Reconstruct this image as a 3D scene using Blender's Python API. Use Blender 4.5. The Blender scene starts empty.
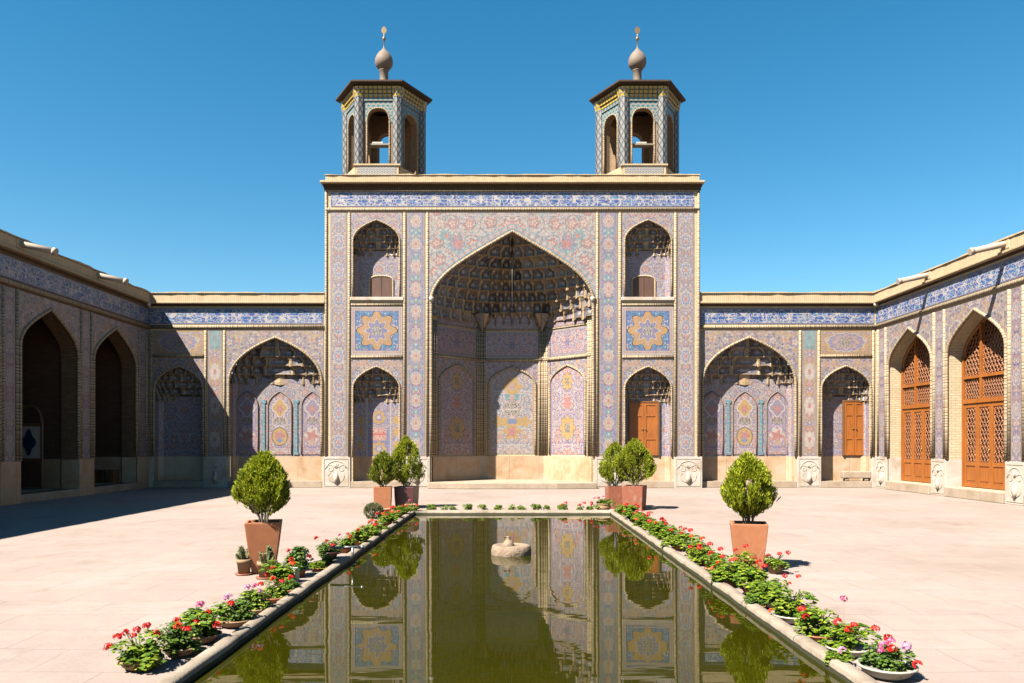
import bpy, math, random
from mathutils import Vector, Matrix
R = math.radians
PI = math.pi
random.seed(7)
scene = bpy.context.scene
COL = scene.collection

# ------------------------------------------------------------------ camera, sky, sun, exposure
EYE = 1.65
cam_d = bpy.data.cameras.new("camera")
cam = bpy.data.objects.new("camera", cam_d)
COL.objects.link(cam)
cam.location = (0, 0, EYE)
cam.rotation_euler = (R(90), 0, 0)
cam_d.sensor_width = 36.0
cam_d.lens = 27.0
cam_d.shift_x = 0.002
cam_d.shift_y = 0.0991
cam_d.clip_start = 0.05
cam_d.clip_end = 3000
scene.camera = cam

SUN_DIR = Vector((0.62, 0.55, -1.0)).normalized()      # direction the light travels
elev = math.asin(-SUN_DIR.z)
world = bpy.data.worlds.new("World")
scene.world = world
world.use_nodes = True
wn = world.node_tree
wn.nodes.clear()
sky = wn.nodes.new("ShaderNodeTexSky")
sky.sky_type = 'NISHITA'
sky.sun_disc = False
sky.sun_elevation = elev
sky.sun_rotation = math.atan2(-SUN_DIR.x, -SUN_DIR.y)
sky.air_density = 1.0
sky.dust_density = 0.1
sky.ozone_density = 1.0
sky.altitude = 0
bg = wn.nodes.new("ShaderNodeBackground")
bg.inputs[1].default_value = 0.053
wo = wn.nodes.new("ShaderNodeOutputWorld")
hs = wn.nodes.new("ShaderNodeHueSaturation")
hs.inputs['Hue'].default_value = 0.485
hs.inputs['Saturation'].default_value = 1.42
hs.inputs['Value'].default_value = 0.62
wn.links.new(sky.outputs[0], hs.inputs['Color'])
wn.links.new(hs.outputs[0], bg.inputs[0])
wn.links.new(bg.outputs[0], wo.inputs[0])
sun_d = bpy.data.lights.new("sun", 'SUN')
sun_d.energy = 5.0
sun_d.angle = R(0.5)
sun_d.color = (1.0, 0.93, 0.82)
sun = bpy.data.objects.new("sun", sun_d)
COL.objects.link(sun)
sun.location = (-20, -20, 40)
sun.rotation_euler = SUN_DIR.to_track_quat('-Z', 'Y').to_euler()
scene.view_settings.view_transform = 'Standard'
scene.view_settings.look = 'None'
scene.view_settings.exposure = 2.34
scene.view_settings.gamma = 1.0
scene.view_settings.use_curve_mapping = False
scene.cycles.max_bounces = 6
scene.cycles.diffuse_bounces = 1
scene.cycles.glossy_bounces = 3
scene.cycles.transmission_bounces = 3
scene.cycles.caustics_reflective = False
scene.cycles.caustics_refractive = False
scene.cycles.use_denoising = True

# ------------------------------------------------------------------ shader expressions
class V:
    """a socket in a node tree with arithmetic"""
    def __init__(s, g, k): s.g, s.k = g, k
    def __add__(s, o): return s.g.m('ADD', s, o)
    __radd__ = __add__
    def __sub__(s, o): return s.g.m('SUBTRACT', s, o)
    def __rsub__(s, o): return s.g.m('SUBTRACT', o, s)
    def __mul__(s, o): return s.g.m('MULTIPLY', s, o)
    __rmul__ = __mul__
    def __truediv__(s, o): return s.g.m('DIVIDE', s, o)
    def __rtruediv__(s, o): return s.g.m('DIVIDE', o, s)
    def __neg__(s): return s.g.m('MULTIPLY', s, -1.0)

class G:
    def __init__(s, name, rough=0.4, spec=0.4):
        s.mat = bpy.data.materials.new(name)
        s.mat.use_nodes = True
        s.nt = s.mat.node_tree
        s.nt.nodes.clear()
        s.out = s.nt.nodes.new('ShaderNodeOutputMaterial')
        s.b = s.nt.nodes.new('ShaderNodeBsdfPrincipled')
        s.b.inputs['Roughness'].default_value = rough
        s.b.inputs['Specular IOR Level'].default_value = spec
        s.nt.links.new(s.b.outputs[0], s.out.inputs[0])
        s._uv = None
    def put(s, sock, val):
        if isinstance(val, V): s.nt.links.new(val.k, sock)
        elif isinstance(val, (tuple, list)):
            n = len(sock.default_value)
            sock.default_value = (tuple(val) + (1.0,))[:n]
        else: sock.default_value = val
    def m(s, op, a, b=None, c=None, clamp=False):
        n = s.nt.nodes.new('ShaderNodeMath'); n.operation = op; n.use_clamp = clamp
        s.put(n.inputs[0], a)
        if b is not None: s.put(n.inputs[1], b)
        if c is not None: s.put(n.inputs[2], c)
        return V(s, n.outputs[0])
    def abs(s, a): return s.m('ABSOLUTE', a)
    def fr(s, a): return s.m('FRACT', a)
    def fl(s, a): return s.m('FLOOR', a)
    def cos(s, a): return s.m('COSINE', a)
    def sin(s, a): return s.m('SINE', a)
    def at2(s, a, b): return s.m('ARCTAN2', a, b)
    def hyp(s, a, b): return s.m('SQRT', s.m('MULTIPLY_ADD', a, a, b * b))
    def mn(s, a, b): return s.m('MINIMUM', a, b)
    def mx(s, a, b): return s.m('MAXIMUM', a, b)
    def lt(s, a, b): return s.m('LESS_THAN', a, b)
    def gt(s, a, b): return s.m('GREATER_THAN', a, b)
    def rng(s, a, lo, hi): return s.gt(a, lo) * s.lt(a, hi)
    def uv(s):
        if s._uv is None:
            n = s.nt.nodes.new('ShaderNodeTexCoord')
            x = s.nt.nodes.new('ShaderNodeSeparateXYZ')
            s.nt.links.new(n.outputs['UV'], x.inputs[0])
            s._uv = (V(s, x.outputs[0]), V(s, x.outputs[1]))
        return s._uv
    def pos(s):
        n = s.nt.nodes.new('ShaderNodeNewGeometry')
        return V(s, n.outputs['Position'])
    def objpos(s):
        n = s.nt.nodes.new('ShaderNodeTexCoord')
        return V(s, n.outputs['Object'])
    def sep(s, v):
        x = s.nt.nodes.new('ShaderNodeSeparateXYZ'); s.put(x.inputs[0], v)
        return [V(s, o) for o in x.outputs]
    def vec(s, a, b, c=0.0):
        n = s.nt.nodes.new('ShaderNodeCombineXYZ')
        s.put(n.inputs[0], a); s.put(n.inputs[1], b); s.put(n.inputs[2], c)
        return V(s, n.outputs[0])
    def noise(s, v, scale, detail=2.0, rough=0.5, dist=0.0):
        n = s.nt.nodes.new('ShaderNodeTexNoise')
        s.put(n.inputs['Vector'], v)
        n.inputs['Scale'].default_value = scale; n.inputs['Detail'].default_value = detail
        n.inputs['Roughness'].default_value = rough; n.inputs['Distortion'].default_value = dist
        return V(s, n.outputs['Fac'])
    def vor(s, v, scale, rand=1.0, dim='2D', feat='F1'):
        n = s.nt.nodes.new('ShaderNodeTexVoronoi'); n.voronoi_dimensions = dim; n.feature = feat
        s.put(n.inputs['Vector'], v)
        n.inputs['Scale'].default_value = scale; n.inputs['Randomness'].default_value = rand
        if feat == 'DISTANCE_TO_EDGE': return V(s, n.outputs['Distance'])
        return V(s, n.outputs['Distance']), V(s, n.outputs['Color']), V(s, n.outputs['Position'])
    def mix(s, a, b, f, mode='MIX'):
        n = s.nt.nodes.new('ShaderNodeMix'); n.data_type = 'RGBA'; n.blend_type = mode
        n.clamp_factor = True
        s.put(n.inputs[0], f); s.put(n.inputs[6], a); s.put(n.inputs[7], b)
        return V(s, n.outputs[2])
    def ramp(s, f, stops, const=False):
        n = s.nt.nodes.new('ShaderNodeValToRGB'); s.put(n.inputs[0], f)
        cr = n.color_ramp
        if const: cr.interpolation = 'CONSTANT'
        while len(cr.elements) < len(stops): cr.elements.new(0.5)
        for e, (p, c) in zip(cr.elements, stops):
            e.position = p; e.color = tuple(c) + (1.0,)
        return V(s, n.outputs[0])
    def red(s, col):
        n = s.nt.nodes.new('ShaderNodeSeparateColor'); s.put(n.inputs[0], col)
        return V(s, n.outputs[0])
    def scale(s, col, f):
        n = s.nt.nodes.new('ShaderNodeVectorMath'); n.operation = 'SCALE'
        s.put(n.inputs[0], col); s.put(n.inputs[3], f)
        return V(s, n.outputs[0])
    def bump(s, h, strength=0.3, dist=0.01):
        n = s.nt.nodes.new('ShaderNodeBump')
        s.put(n.inputs['Height'], h)
        n.inputs['Strength'].default_value = strength; n.inputs['Distance'].default_value = dist
        s.nt.links.new(n.outputs[0], s.b.inputs['Normal'])
        return n
    def island(s):
        n = s.nt.nodes.new('ShaderNodeNewGeometry')
        return V(s, n.outputs['Random Per Island'])
    def done(s, col, rough=None, k=None):
        col = s.scale(s.mix(col, col, 0.0) if not isinstance(col, V) else col, ALB if k is None else k)
        s.put(s.b.inputs['Base Color'], col)
        if rough is not None: s.put(s.b.inputs['Roughness'], rough)
        return s.mat

ALB = 0.355          # overall reflectance of the weathered surfaces
# tile palette (albedo)
WHITE = (.70, .62, .57); PALE = (.60, .49, .50); PINK = (.56, .19, .20); ROSE = (.56, .36, .32)
BLUE = (.045, .07, .30); MID = (.14, .23, .50); LAV = (.28, .25, .42); TURQ = (.06, .36, .46)
OCHRE = (.62, .36, .09); ORANGE = (.52, .31, .15); BLACK = (.03, .03, .05); RED = (.60, .06, .05)
GROUT = (.56, .50, .45)

def lobe(g, u, v, cx, cy, rad, n=8, amp=.12, sy=1.0, ph=0.0):
    dx = u - cx; dy = (v - cy) * sy
    th = g.at2(dy, dx)
    return g.lt(g.hyp(dx, dy), rad * (1 + amp * g.cos(th * n + ph)))

def floral(g, u, v, sc, ground, line, pal, fl=(PINK, MID), spir=2.2, vine=.12, dots=4.6, off=0.0, leafs=.85):
    mu = g.abs(u) + off
    p = g.vec(mu, v)
    d, c, q = g.vor(p, sc, .55)
    qx, qy, _ = g.sep(q)
    lx = mu - qx; ly = v - qy
    r = g.hyp(lx, ly) * sc; th = g.at2(ly, lx)
    f = g.fr(th * (1 / (2 * PI)) + r * spir)
    col = g.mix(ground, line, g.lt(g.abs(f - .5), vine) * .85)
    d2, c2, _q = g.vor(p, sc * dots, .9)
    stops = [(i / len(pal), cc) for i, cc in enumerate(pal)]
    col = g.mix(col, g.ramp(g.red(c2), stops, True), g.lt(d2, .33) * leafs)
    rc = g.red(c)
    fc = g.ramp(rc, [(0, fl[0]), (.5, fl[1])], True)
    pet = 1 + .28 * g.cos(th * 5)
    col = g.mix(col, BLACK, g.lt(r, .30 * pet) * .55)
    col = g.mix(col, fc, g.lt(r, .26 * pet))
    col = g.mix(col, WHITE, g.lt(r, .15 * pet))
    col = g.mix(col, fl[0], g.lt(r, .09))
    return col

def strokes(g, u, v, sx, sy, wd=.045):
    """pen-stroke pattern, like dense cursive script"""
    p = g.vec(u * sx, v * sy)
    n1 = g.noise(p, 1.0, 0.0); n2 = g.noise(g.vec(u * sx + 7.3, v * sy * .7 + 3.1), 1.6, 0.0)
    a = g.lt(g.abs(n1 - .5), wd)
    b = g.lt(g.abs(n2 - .47), wd * .9)
    stem = g.lt(g.abs(g.fr(u * sx * .55 + n1 * .9) - .5), .05 + wd) * g.gt(n2, .47)
    return g.mx(g.mx(a, b), stem)

def finish(g, col, u, v, tile=.2, wear=.24, rough=.34, detail=.40, tone_k=.92, grey_k=.22):
    mp = g.vec(g.abs(u), v)
    de = g.vor(mp, 6.5, .95, '2D', 'DISTANCE_TO_EDGE')
    dd, dc, _q = g.vor(mp, 13.0, .9)
    col = g.mix(col, (.15, .11, .13), g.lt(de, .075) * detail)
    col = g.mix(col, WHITE, g.lt(dd, .26) * g.gt(g.red(dc), .45) * detail * 1.1)
    col = g.mix(col, PINK, g.lt(dd, .24) * g.lt(g.red(dc), .2) * detail)
    gu = g.abs(g.fr(u / tile) - .5); gv = g.abs(g.fr(v / tile + .5) - .5)
    col = g.mix(col, GROUT, g.gt(g.mx(gu, gv), .475) * .45)
    cell = g.vec(g.fl(u / tile), g.fl(v / tile + .5), 3.0)
    wn_ = g.nt.nodes.new('ShaderNodeTexWhiteNoise'); g.put(wn_.inputs[0], cell)
    tone = V(g, wn_.outputs[0])
    pw = g.pos()
    n = g.noise(pw, .9, 4.0, .6)
    col = g.scale(col, .78 + tone * .14 + n * wear)
    n2 = g.noise(pw, 3.0, 3.0, .7)
    col = g.mix(col, (.50, .40, .30), g.gt(n2, .66) * .45)
    grey = g.mix(col, (.50, .41, .29), grey_k)
    return g.done(g.scale(grey, tone_k), rough + n2 * .25)

def edge(g, u, v, hw, hh):
    return g.mn(hw - g.abs(u), hh - g.abs(v))

def frame_lines(g, col, e, w=.1, c1=PINK, c2=WHITE, c3=BLUE):
    col = g.mix(col, c2, g.lt(e, w))
    col = g.mix(col, c1, g.rng(e, w * .3, w * .72))
    col = g.mix(col, c3, g.rng(e, w, w * 1.25))
    return col

MAT = {}
def mat(name):
    return MAT[name]

def build_materials():
    # pink and white floral spandrels of the great arch
    g = G('tile_great_spandrel'); u, v = g.uv()
    col = floral(g, u, v, 1.6, (.54, .49, .49), (.15, .15, .24), [PINK, WHITE, LAV, MID, ROSE, WHITE, TURQ], (ROSE, PINK), 2.6, .09, 5.5)
    mu = g.abs(u)
    for (cx, cy, rr, cc) in ((2.05, .62, .30, TURQ), (2.45, .98, .20, TURQ), (1.80, .28, .24, TURQ)):
        col = g.mix(col, cc, lobe(g, mu, v, cx, cy, rr, 6, .22) * .8)
    col = g.mix(col, LAV, lobe(g, mu, v, 2.02, .66, .25, 6, .2))
    col = g.mix(col, PINK, lobe(g, mu, v, 1.98, .66, .16, 5, .25))
    col = g.mix(col, PINK, lobe(g, mu, v, 2.40, .95, .09, 5, .25))
    col = g.mix(col, PINK, lobe(g, mu, v, 1.78, .25, .09, 5, .25))
    MAT['great_spandrel'] = finish(g, col, u, v)

    g = G('tile_small_spandrel'); u, v = g.uv()
    col = floral(g, u, v, 2.2, (.50, .43, .44), (.13, .12, .32), [PINK, OCHRE, MID, WHITE, LAV], (LAV, PINK))
    MAT['pale_spandrel'] = finish(g, col, u, v)

    g = G('tile_ochre_spandrel'); u, v = g.uv()
    col = floral(g, u, v, 1.9, (.52, .34, .24), (.62, .55, .50), [LAV, PINK, LAV, ROSE, BLUE], (LAV, MID), 2.0, .12)
    MAT['ochre_spandrel'] = finish(g, col, u, v)

    g = G('tile_wing_spandrel'); u, v = g.uv()
    col = floral(g, u, v, 1.5, (.46, .34, .29), (.62, .55, .50), [LAV, PINK, BLUE, OCHRE, MID], (ROSE, LAV), 2.4, .12)
    MAT['wing_spandrel'] = finish(g, col, u, v)

    # vertical strips with repeated medallions
    def strip(name, ground, med, medr, line, pal, hw, period, fl, top=None, topv=0, my=.62):
        g = G('tile_' + name); u, v = g.uv()
        col = floral(g, u, v, 3.4, ground, line, pal, fl, 1.8, .12, 2.8)
        vv = (g.fr(v / period) - .5) * period
        col = g.mix(col, WHITE, lobe(g, u, vv, 0, 0, medr * 1.22, 8, .1, my) * .75)
        col = g.mix(col, med, lobe(g, u, vv, 0, 0, medr, 8, .1, my) * .8)
        col = g.mix(col, WHITE, lobe(g, u, vv, 0, 0, medr * .55, 6, .3, my) * .8)
        col = g.mix(col, fl[0], lobe(g, u, vv, 0, 0, medr * .36, 5, .25, my))
        v2 = (g.fr(v / period + .5) - .5) * period
        col = g.mix(col, fl[1], lobe(g, u, v2, 0, 0, medr * .6, 6, .35))
        col = g.mix(col, WHITE, lobe(g, u, v2, 0, 0, medr * .25, 6, .35))
        if top is not None:
            col = g.mix(col, g.mix(col, top, .75), g.gt(v, topv))
        e = hw - g.abs(u)
        col = g.mix(col, (.50, .40, .30), g.lt(e, .055))
        col = g.mix(col, LAV, g.rng(e, .02, .045))
        MAT[name] = finish(g, col, u, v, detail=.28)
    strip('outer_strip', (.54, .44, .37), MID, .15, (.16, .14, .36), [LAV, PINK, MID, WHITE], .31, 1.05, (PINK, LAV))
    strip('blue_strip', (.26, .29, .48), ROSE, .15, (.10, .12, .42), [PINK, MID, ROSE, LAV], .33, .82, (PINK, TURQ), my=.8)
    strip('ochre_strip', (.54, .36, .24), WHITE, .16, (.42, .28, .30), [OCHRE, LAV, ROSE, OCHRE], .26, 1.25, (PINK, LAV), TURQ, 3.95, .6)
    strip('wing_strip', (.34, .25, .34), LAV, .13, (.13, .10, .30), [LAV, PINK, BLUE, ROSE], .22, .9, (ROSE, LAV))

    # blue square panel with yellow rosette
    g = G('tile_rosette_panel'); u, v = g.uv()
    col = floral(g, u, v, 2.6, (.10, .25, .50), (.05, .09, .30), [MID, TURQ, MID, WHITE, TURQ], (ROSE, LAV))
    col = g.mix(col, BLACK, lobe(g, u, v, 0, 0, .66, 8, .16))
    col = g.mix(col, (.60, .34, .13), lobe(g, u, v, 0, 0, .63, 8, .16))
    r = g.hyp(u, v); th = g.at2(v, u)
    pt = g.gt(g.cos(th * 16), .2) * g.rng(r, .40, .54)
    col = g.mix(col, ROSE, pt * .8)
    col = g.mix(col, WHITE, lobe(g, u, v, 0, 0, .37, 8, .2))
    col = g.mix(col, LAV, lobe(g, u, v, 0, 0, .34, 8, .2))
    box = g.lt(g.mx(g.abs(u), g.abs(v)), .17)
    col = g.mix(col, WHITE, box)
    col = g.mix(col, BLACK, box * strokes(g, u, v, 16, 18))
    col = frame_lines(g, col, edge(g, u, v, .93, .86), .13, (.52, .34, .30), (.55, .48, .46), BLUE)
    MAT['rosette_panel'] = finish(g, col, u, v, detail=.15, grey_k=.06)

    # ochre panel with a lavender oval
    g = G('tile_oval_panel'); u, v = g.uv()
    col = floral(g, u, v, 2.8, (.56, .34, .15), (.42, .22, .16), [OCHRE, ROSE, LAV, OCHRE], (ROSE, LAV))
    col = g.mix(col, WHITE, lobe(g, u, v, 0, 0, .71, 12, .05, 2.0))
    col = g.mix(col, LAV, lobe(g, u, v, 0, 0, .67, 12, .05, 2.0))
    col = g.mix(col, ROSE, lobe(g, u, v, 0, 0, .44, 8, .16, 1.7))
    col = g.mix(col, LAV, lobe(g, u, v, 0, 0, .30, 8, .16, 1.4))
    box = g.lt(g.mx(g.abs(u), g.abs(v)), .17)
    col = g.mix(col, (.6, .5, .4), box)
    col = g.mix(col, BLACK, box * strokes(g, u, v, 16, 18))
    col = frame_lines(g, col, edge(g, u, v, .93, .45), .07, OCHRE, ORANGE, LAV)
    MAT['oval_panel'] = finish(g, col, u, v, detail=.28)

    # the three tall arched panels of the great apse
    g = G('tile_apse_side_panel'); u, v = g.uv()
    col = floral(g, u, v, 2.3, (.54, .45, .54), (.18, .15, .40), [PINK, LAV, BLUE, WHITE, ROSE], (PINK, LAV))
    for cy, rr in ((-.67, .36), (1.1, .26)):
        col = g.mix(col, BLACK, lobe(g, u, v, 0, cy, rr * 1.06, 8, .13, .85))
        col = g.mix(col, OCHRE, lobe(g, u, v, 0, cy, rr, 8, .13, .85))
        bx = g.lt(g.mx(g.abs(u) * 1.3, g.abs(v - cy)), rr * .5)
        col = g.mix(col, (.55, .45, .30), bx)
        col = g.mix(col, BLACK, bx * strokes(g, u, v, 18, 14))
    col = g.mix(col, PINK, lobe(g, u, v, 0, .25, .2, 6, .3))
    e = .88 - g.abs(u)
    col = g.mix(col, (.45, .33, .45), g.lt(e, .10))
    col = g.mix(col, BLUE, g.rng(e, .06, .09))
    MAT['apse_side_panel'] = finish(g, col, u, v, detail=.28)

    g = G('tile_apse_centre_panel'); u, v = g.uv(); mu = g.abs(u)
    col = floral(g, u, v, 2.3, (.64, .58, .58), (.20, .20, .40), [ROSE, LAV, MID, ROSE, TURQ], (ROSE, LAV), 2.0, .09)
    col = g.mix(col, OCHRE, lobe(g, u, v, 0, .95, .34, 6, .2, .9))
    col = g.mix(col, ROSE, lobe(g, u, v, 0, .95, .15, 6, .3))
    col = g.mix(col, TURQ, g.lt(g.mx(g.abs(mu - .16) * 1.2, g.abs(v - .55)), .12))
    col = g.mix(col, ROSE, lobe(g, u, v, 0, .52, .13, 6, .3))
    col = g.mix(col, OCHRE, g.mx(lobe(g, mu, v, .50, -.42, .22, 5, .2, 1.1), g.lt(g.mx(g.abs(u) * .35, g.abs(v + .42)), .15)))
    col = g.mix(col, OCHRE, lobe(g, u, v, 0, -.78, .32, 6, .2))
    col = g.mix(col, PINK, lobe(g, u, v, 0, -.82, .18, 5, .3))
    col = g.mix(col, MID, lobe(g, u, v, 0, -.40, .20, 6, .1, 1.7))
    col = g.mix(col, ROSE, g.lt(g.mx(g.abs(mu - .48) * .6, g.abs(v + 1.0)), .09))
    bx = g.lt(g.mx(g.abs(u) * .88, g.abs(v - .06)), .27)
    col = g.mix(col, ROSE, bx)
    bx = g.lt(g.mx(g.abs(u) * .88, g.abs(v - .06)), .24)
    col = g.mix(col, WHITE, bx)
    col = g.mix(col, BLACK, bx * strokes(g, u, v, 13, 13) * g.gt(g.abs(v - .06), .02))
    e = .90 - mu
    col = g.mix(col, (.60, .36, .24), g.lt(e, .10))
    MAT['apse_centre_panel'] = finish(g, col, u, v, detail=.28)

    g = G('tile_apse_upper_panel'); u, v = g.uv()
    col = floral(g, u, v, 2.4, (.46, .36, .46), (.17, .13, .34), [PINK, LAV, BLUE, WHITE], (LAV, PINK))
    col = g.mix(col, BLUE, lobe(g, u, v, 0, 0, .13, 6, .2) * .8)
    col = frame_lines(g, col, edge(g, u, v, 1.12, .50), .07, LAV, (.5, .42, .4), BLUE)
    MAT['apse_upper_panel'] = finish(g, col, u, v)

    # backs of the small niches
    g = G('tile_niche_back'); u, v = g.uv()
    col = floral(g, u, v, 2.7, (.46, .42, .56), (.13, .13, .42), [LAV, PINK, OCHRE, MID, WHITE], (PINK, LAV))
    MAT['niche_back'] = finish(g, col, u, v)

    g = G('tile_niche_medallions'); u, v = g.uv()
    col = floral(g, u, v, 2.7, (.40, .38, .56), (.10, .10, .42), [LAV, PINK, OCHRE, MID, WHITE], (PINK, LAV))
    inner = g.lt(g.abs(u), .42)
    col = g.mix(col, (.20, .22, .52), inner * g.lt(v, .15))
    for cy, rr in ((.55, .24), (-.62, .27)):
        col = g.mix(col, BLUE, lobe(g, u, v, 0, cy, rr * 1.1, 8, .14))
        col = g.mix(col, OCHRE, lobe(g, u, v, 0, cy, rr, 8, .14))
        col = g.mix(col, LAV, lobe(g, u, v, 0, cy, rr * .55, 8, .2))
        col = g.mix(col, WHITE, lobe(g, u, v, 0, cy, rr * .25, 5, .2))
    bx = g.lt(g.mx(g.abs(u) * .8, g.abs(v + .08)), .23)
    col = g.mix(col, WHITE, bx)
    col = g.mix(col, (.65, .03, .03), bx * g.mx(strokes(g, u, v, 10, 15), g.lt(g.abs(v + .08), .03)))
    col = g.mix(col, WHITE, g.rng(g.abs(u), .42, .46))
    for cy in (.45, 0.0, -.5):
        col = g.mix(col, OCHRE, lobe(g, g.abs(u), v, .66, cy, .13, 6, .2, .8))
    MAT['niche_medallions'] = finish(g, col, u, v, detail=.28)

    # wing recess: field, arched panels with vases, columns
    g = G('tile_recess_field'); u, v = g.uv()
    col = floral(g, u, v, 2.6, (.48, .39, .40), (.14, .13, .36), [LAV, PINK, WHITE, MID], (MID, PINK))
    MAT['recess_field'] = finish(g, col, u, v)
    def vase_panel(name, ground, mid):
        g = G('tile_' + name); u, v = g.uv()
        col = floral(g, u, v, 3.4, ground, (.13, .11, .42), [LAV, PINK, WHITE, MID, ROSE], (PINK, LAV), 1.8, .12, 3.0)
        col = g.mix(col, WHITE, lobe(g, u, v, 0, .62, .27, 4, .14, .85))
        col = g.mix(col, OCHRE if mid else LAV, lobe(g, u, v, 0, .62, .23, 4, .14, .85))
        col = g.mix(col, PINK, lobe(g, u, v, 0, .58, .12, 5, .25))
        bx = g.lt(g.mx(g.abs(g.abs(u) - .11) * 1.1, g.abs(v - .13)), .10)
        col = g.mix(col, (.5, .45, .36), bx)
        col = g.mix(col, BLACK, bx * strokes(g, u, v, 20, 20))
        if mid:
            col = g.mix(col, BLACK, lobe(g, u, v, 0, -.46, .30, 2, .02, .82))
            col = g.mix(col, OCHRE, lobe(g, u, v, 0, -.46, .27, 2, .02, .82))
            col = g.mix(col, PINK, lobe(g, u, v, 0, -.42, .17, 5, .25))
            col = g.mix(col, MID, lobe(g, u, v, 0, -.60, .10, 4, .2))
        else:
            col = g.mix(col, WHITE, lobe(g, u, v, 0, -.40, .26, 6, .2))
            col = g.mix(col, PINK, lobe(g, u, v, 0, -.45, .20, 5, .3))
            col = g.mix(col, ROSE, lobe(g, u, v, 0, -.68, .12, 4, .2))
        MAT[name] = finish(g, col, u, v, detail=.28)
    vase_panel('vase_panel', (.62, .52, .54), True)
    vase_panel('flower_panel', (.44, .34, .52), False)
    g = G('tile_turquoise'); u, v = g.uv()
    col = g.mix((.07, .33, .48), (.16, .46, .56), g.lt(g.fr(v * 6 + u * 3), .4))
    MAT['turquoise'] = finish(g, col, u, v)

    # calligraphic frieze
    for nm, white in (('frieze', .95), ('wing_frieze', .9)):
        g = G('tile_' + nm); u, v = g.uv()
        col = g.mix((.03, .07, .38), (.09, .19, .52), g.gt(g.noise(g.vec(u, v), 5.0, 1.0), .55))
        col = g.mix(col, TURQ, g.lt(g.abs(g.noise(g.vec(u, v), 9.0, 0.0) - .5), .03))
        s1 = strokes(g, u, v, 3.2, 5.5, .022)
        s2 = strokes(g, u + 3.7, v * 1.2 + 1.0, 6.0, 7.0, .02) * g.gt(g.noise(g.vec(u + 9.0, v), 2.2, 0.0), .5)
        col = g.mix(col, WHITE, g.mx(s1, s2) * white)
        dash = g.lt(g.abs(v), .012)
        col = g.mix(col, WHITE, dash * .6)
        e = .29 - g.abs(v)
        col = g.mix(col, WHITE, g.lt(e, .05) * .8)
        col = g.mix(col, BLUE, g.rng(e, .012, .036))
        MAT[nm] = finish(g, col, u, v, .25, detail=.08, grey_k=.0)

    g = G('tile_border_band'); u, v = g.uv()          # u across, v along
    col = g.mix((.60, .50, .50), LAV, g.lt(g.abs(g.fr(v * 4) - .5), .2))
    col = g.mix(col, PINK, lobe(g, u, (g.fr(v * 4) - .5) * .25, 0, 0, .04, 4, .2))
    col = g.mix(col, (.12, .40, .48), g.rng(g.abs(u), .055, .085))
    MAT['border_band'] = finish(g, col, u, v, .25)

    # stalactite vaulting: uv = (cell, tier)
    g = G('tile_muqarnas', .45); u, v = g.uv()
    fu = g.fr(u) - .5; fv = g.fr(v)
    cell = g.vec(g.fl(u), g.fl(v), 1.0)
    wnn = g.nt.nodes.new('ShaderNodeTexWhiteNoise'); g.put(wnn.inputs[0], cell)
    rnd = V(g, wnn.outputs[0])
    col = g.ramp(rnd, [(0, (.17, .15, .17)), (.35, (.32, .25, .20)), (.6, (.21, .19, .21)), (.85, (.36, .25, .14))], True)
    mot = lobe(g, fu, fv, 0, .42, .17, 6, .25)
    col = g.mix(col, (.12, .12, .2), lobe(g, fu, fv, 0, .42, .22, 6, .25))
    col = g.mix(col, (.50, .42, .36), mot)
    rim = g.mx(g.gt(g.abs(fu), .40), g.mx(g.gt(fv, .88), g.lt(fv, .07)))
    col = g.mix(col, (.50, .34, .18), rim)
    col = g.mix(col, (.08, .07, .07), g.rng(g.abs(fu), .36, .40))
    n = g.noise(g.pos(), 14.0, 2.0)
    MAT['muqarnas'] = g.done(g.scale(col, .6 + n * .8), .45)

    # turret tiles
    g = G('tile_lattice'); u, v = g.uv()
    a = g.abs(g.fr((u + v * .6) / .2) - .5); b = g.abs(g.fr((u - v * .6) / .2) - .5)
    col = g.mix((.25, .24, .22), (.03, .04, .06), g.gt(g.mx(a, b), .40))
    col = g.mix(col, (.36, .34, .30), g.lt(g.mx(a, b), .12))
    MAT['lattice'] = g.done(g.scale(col, .85 + g.noise(g.pos(), 6.0) * .3), .4)
    g = G('tile_turret_turquoise'); u, v = g.uv()
    row = g.fl(v / .12)
    fu = g.fr(u / .18 + row * .5) - .5; fv = g.fr(v / .12) - .5
    col = g.mix((.40, .38, .34), (.05, .24, .27), g.lt(g.abs(fu) + g.abs(fv), .42))
    MAT['turret_turquoise'] = g.done(g.scale(col, .8 + g.noise(g.pos(), 6.0) * .3), .35)
    g = G('tile_turret_cornice'); u, v = g.uv()
    fu = g.fr(u / .17) - .5; fv = g.fr(v / .16)
    col = g.mix((.06, .16, .16), (.80, .47, .02), g.lt(g.abs(fu), .36) * g.gt(fv, .2))
    col = g.mix(col, (.6, .55, .42), g.lt(fv, .12))
    MAT['turret_cornice'] = g.done(g.scale(col, .8 + g.noise(g.pos(), 9.0) * .4), .35)
    g = G('tile_hexagon_block'); u, v = g.uv()
    row = g.fl(v / .1)
    fu = g.fr(u / .12 + row * .5) - .5; fv = g.fr(v / .1) - .5
    rr = g.hyp(fu, fv)
    col = g.mix((.54, .50, .45), (.10, .11, .14), g.rng(rr, .24, .40))
    MAT['hexagon_block'] = g.done(col, .4)

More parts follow.
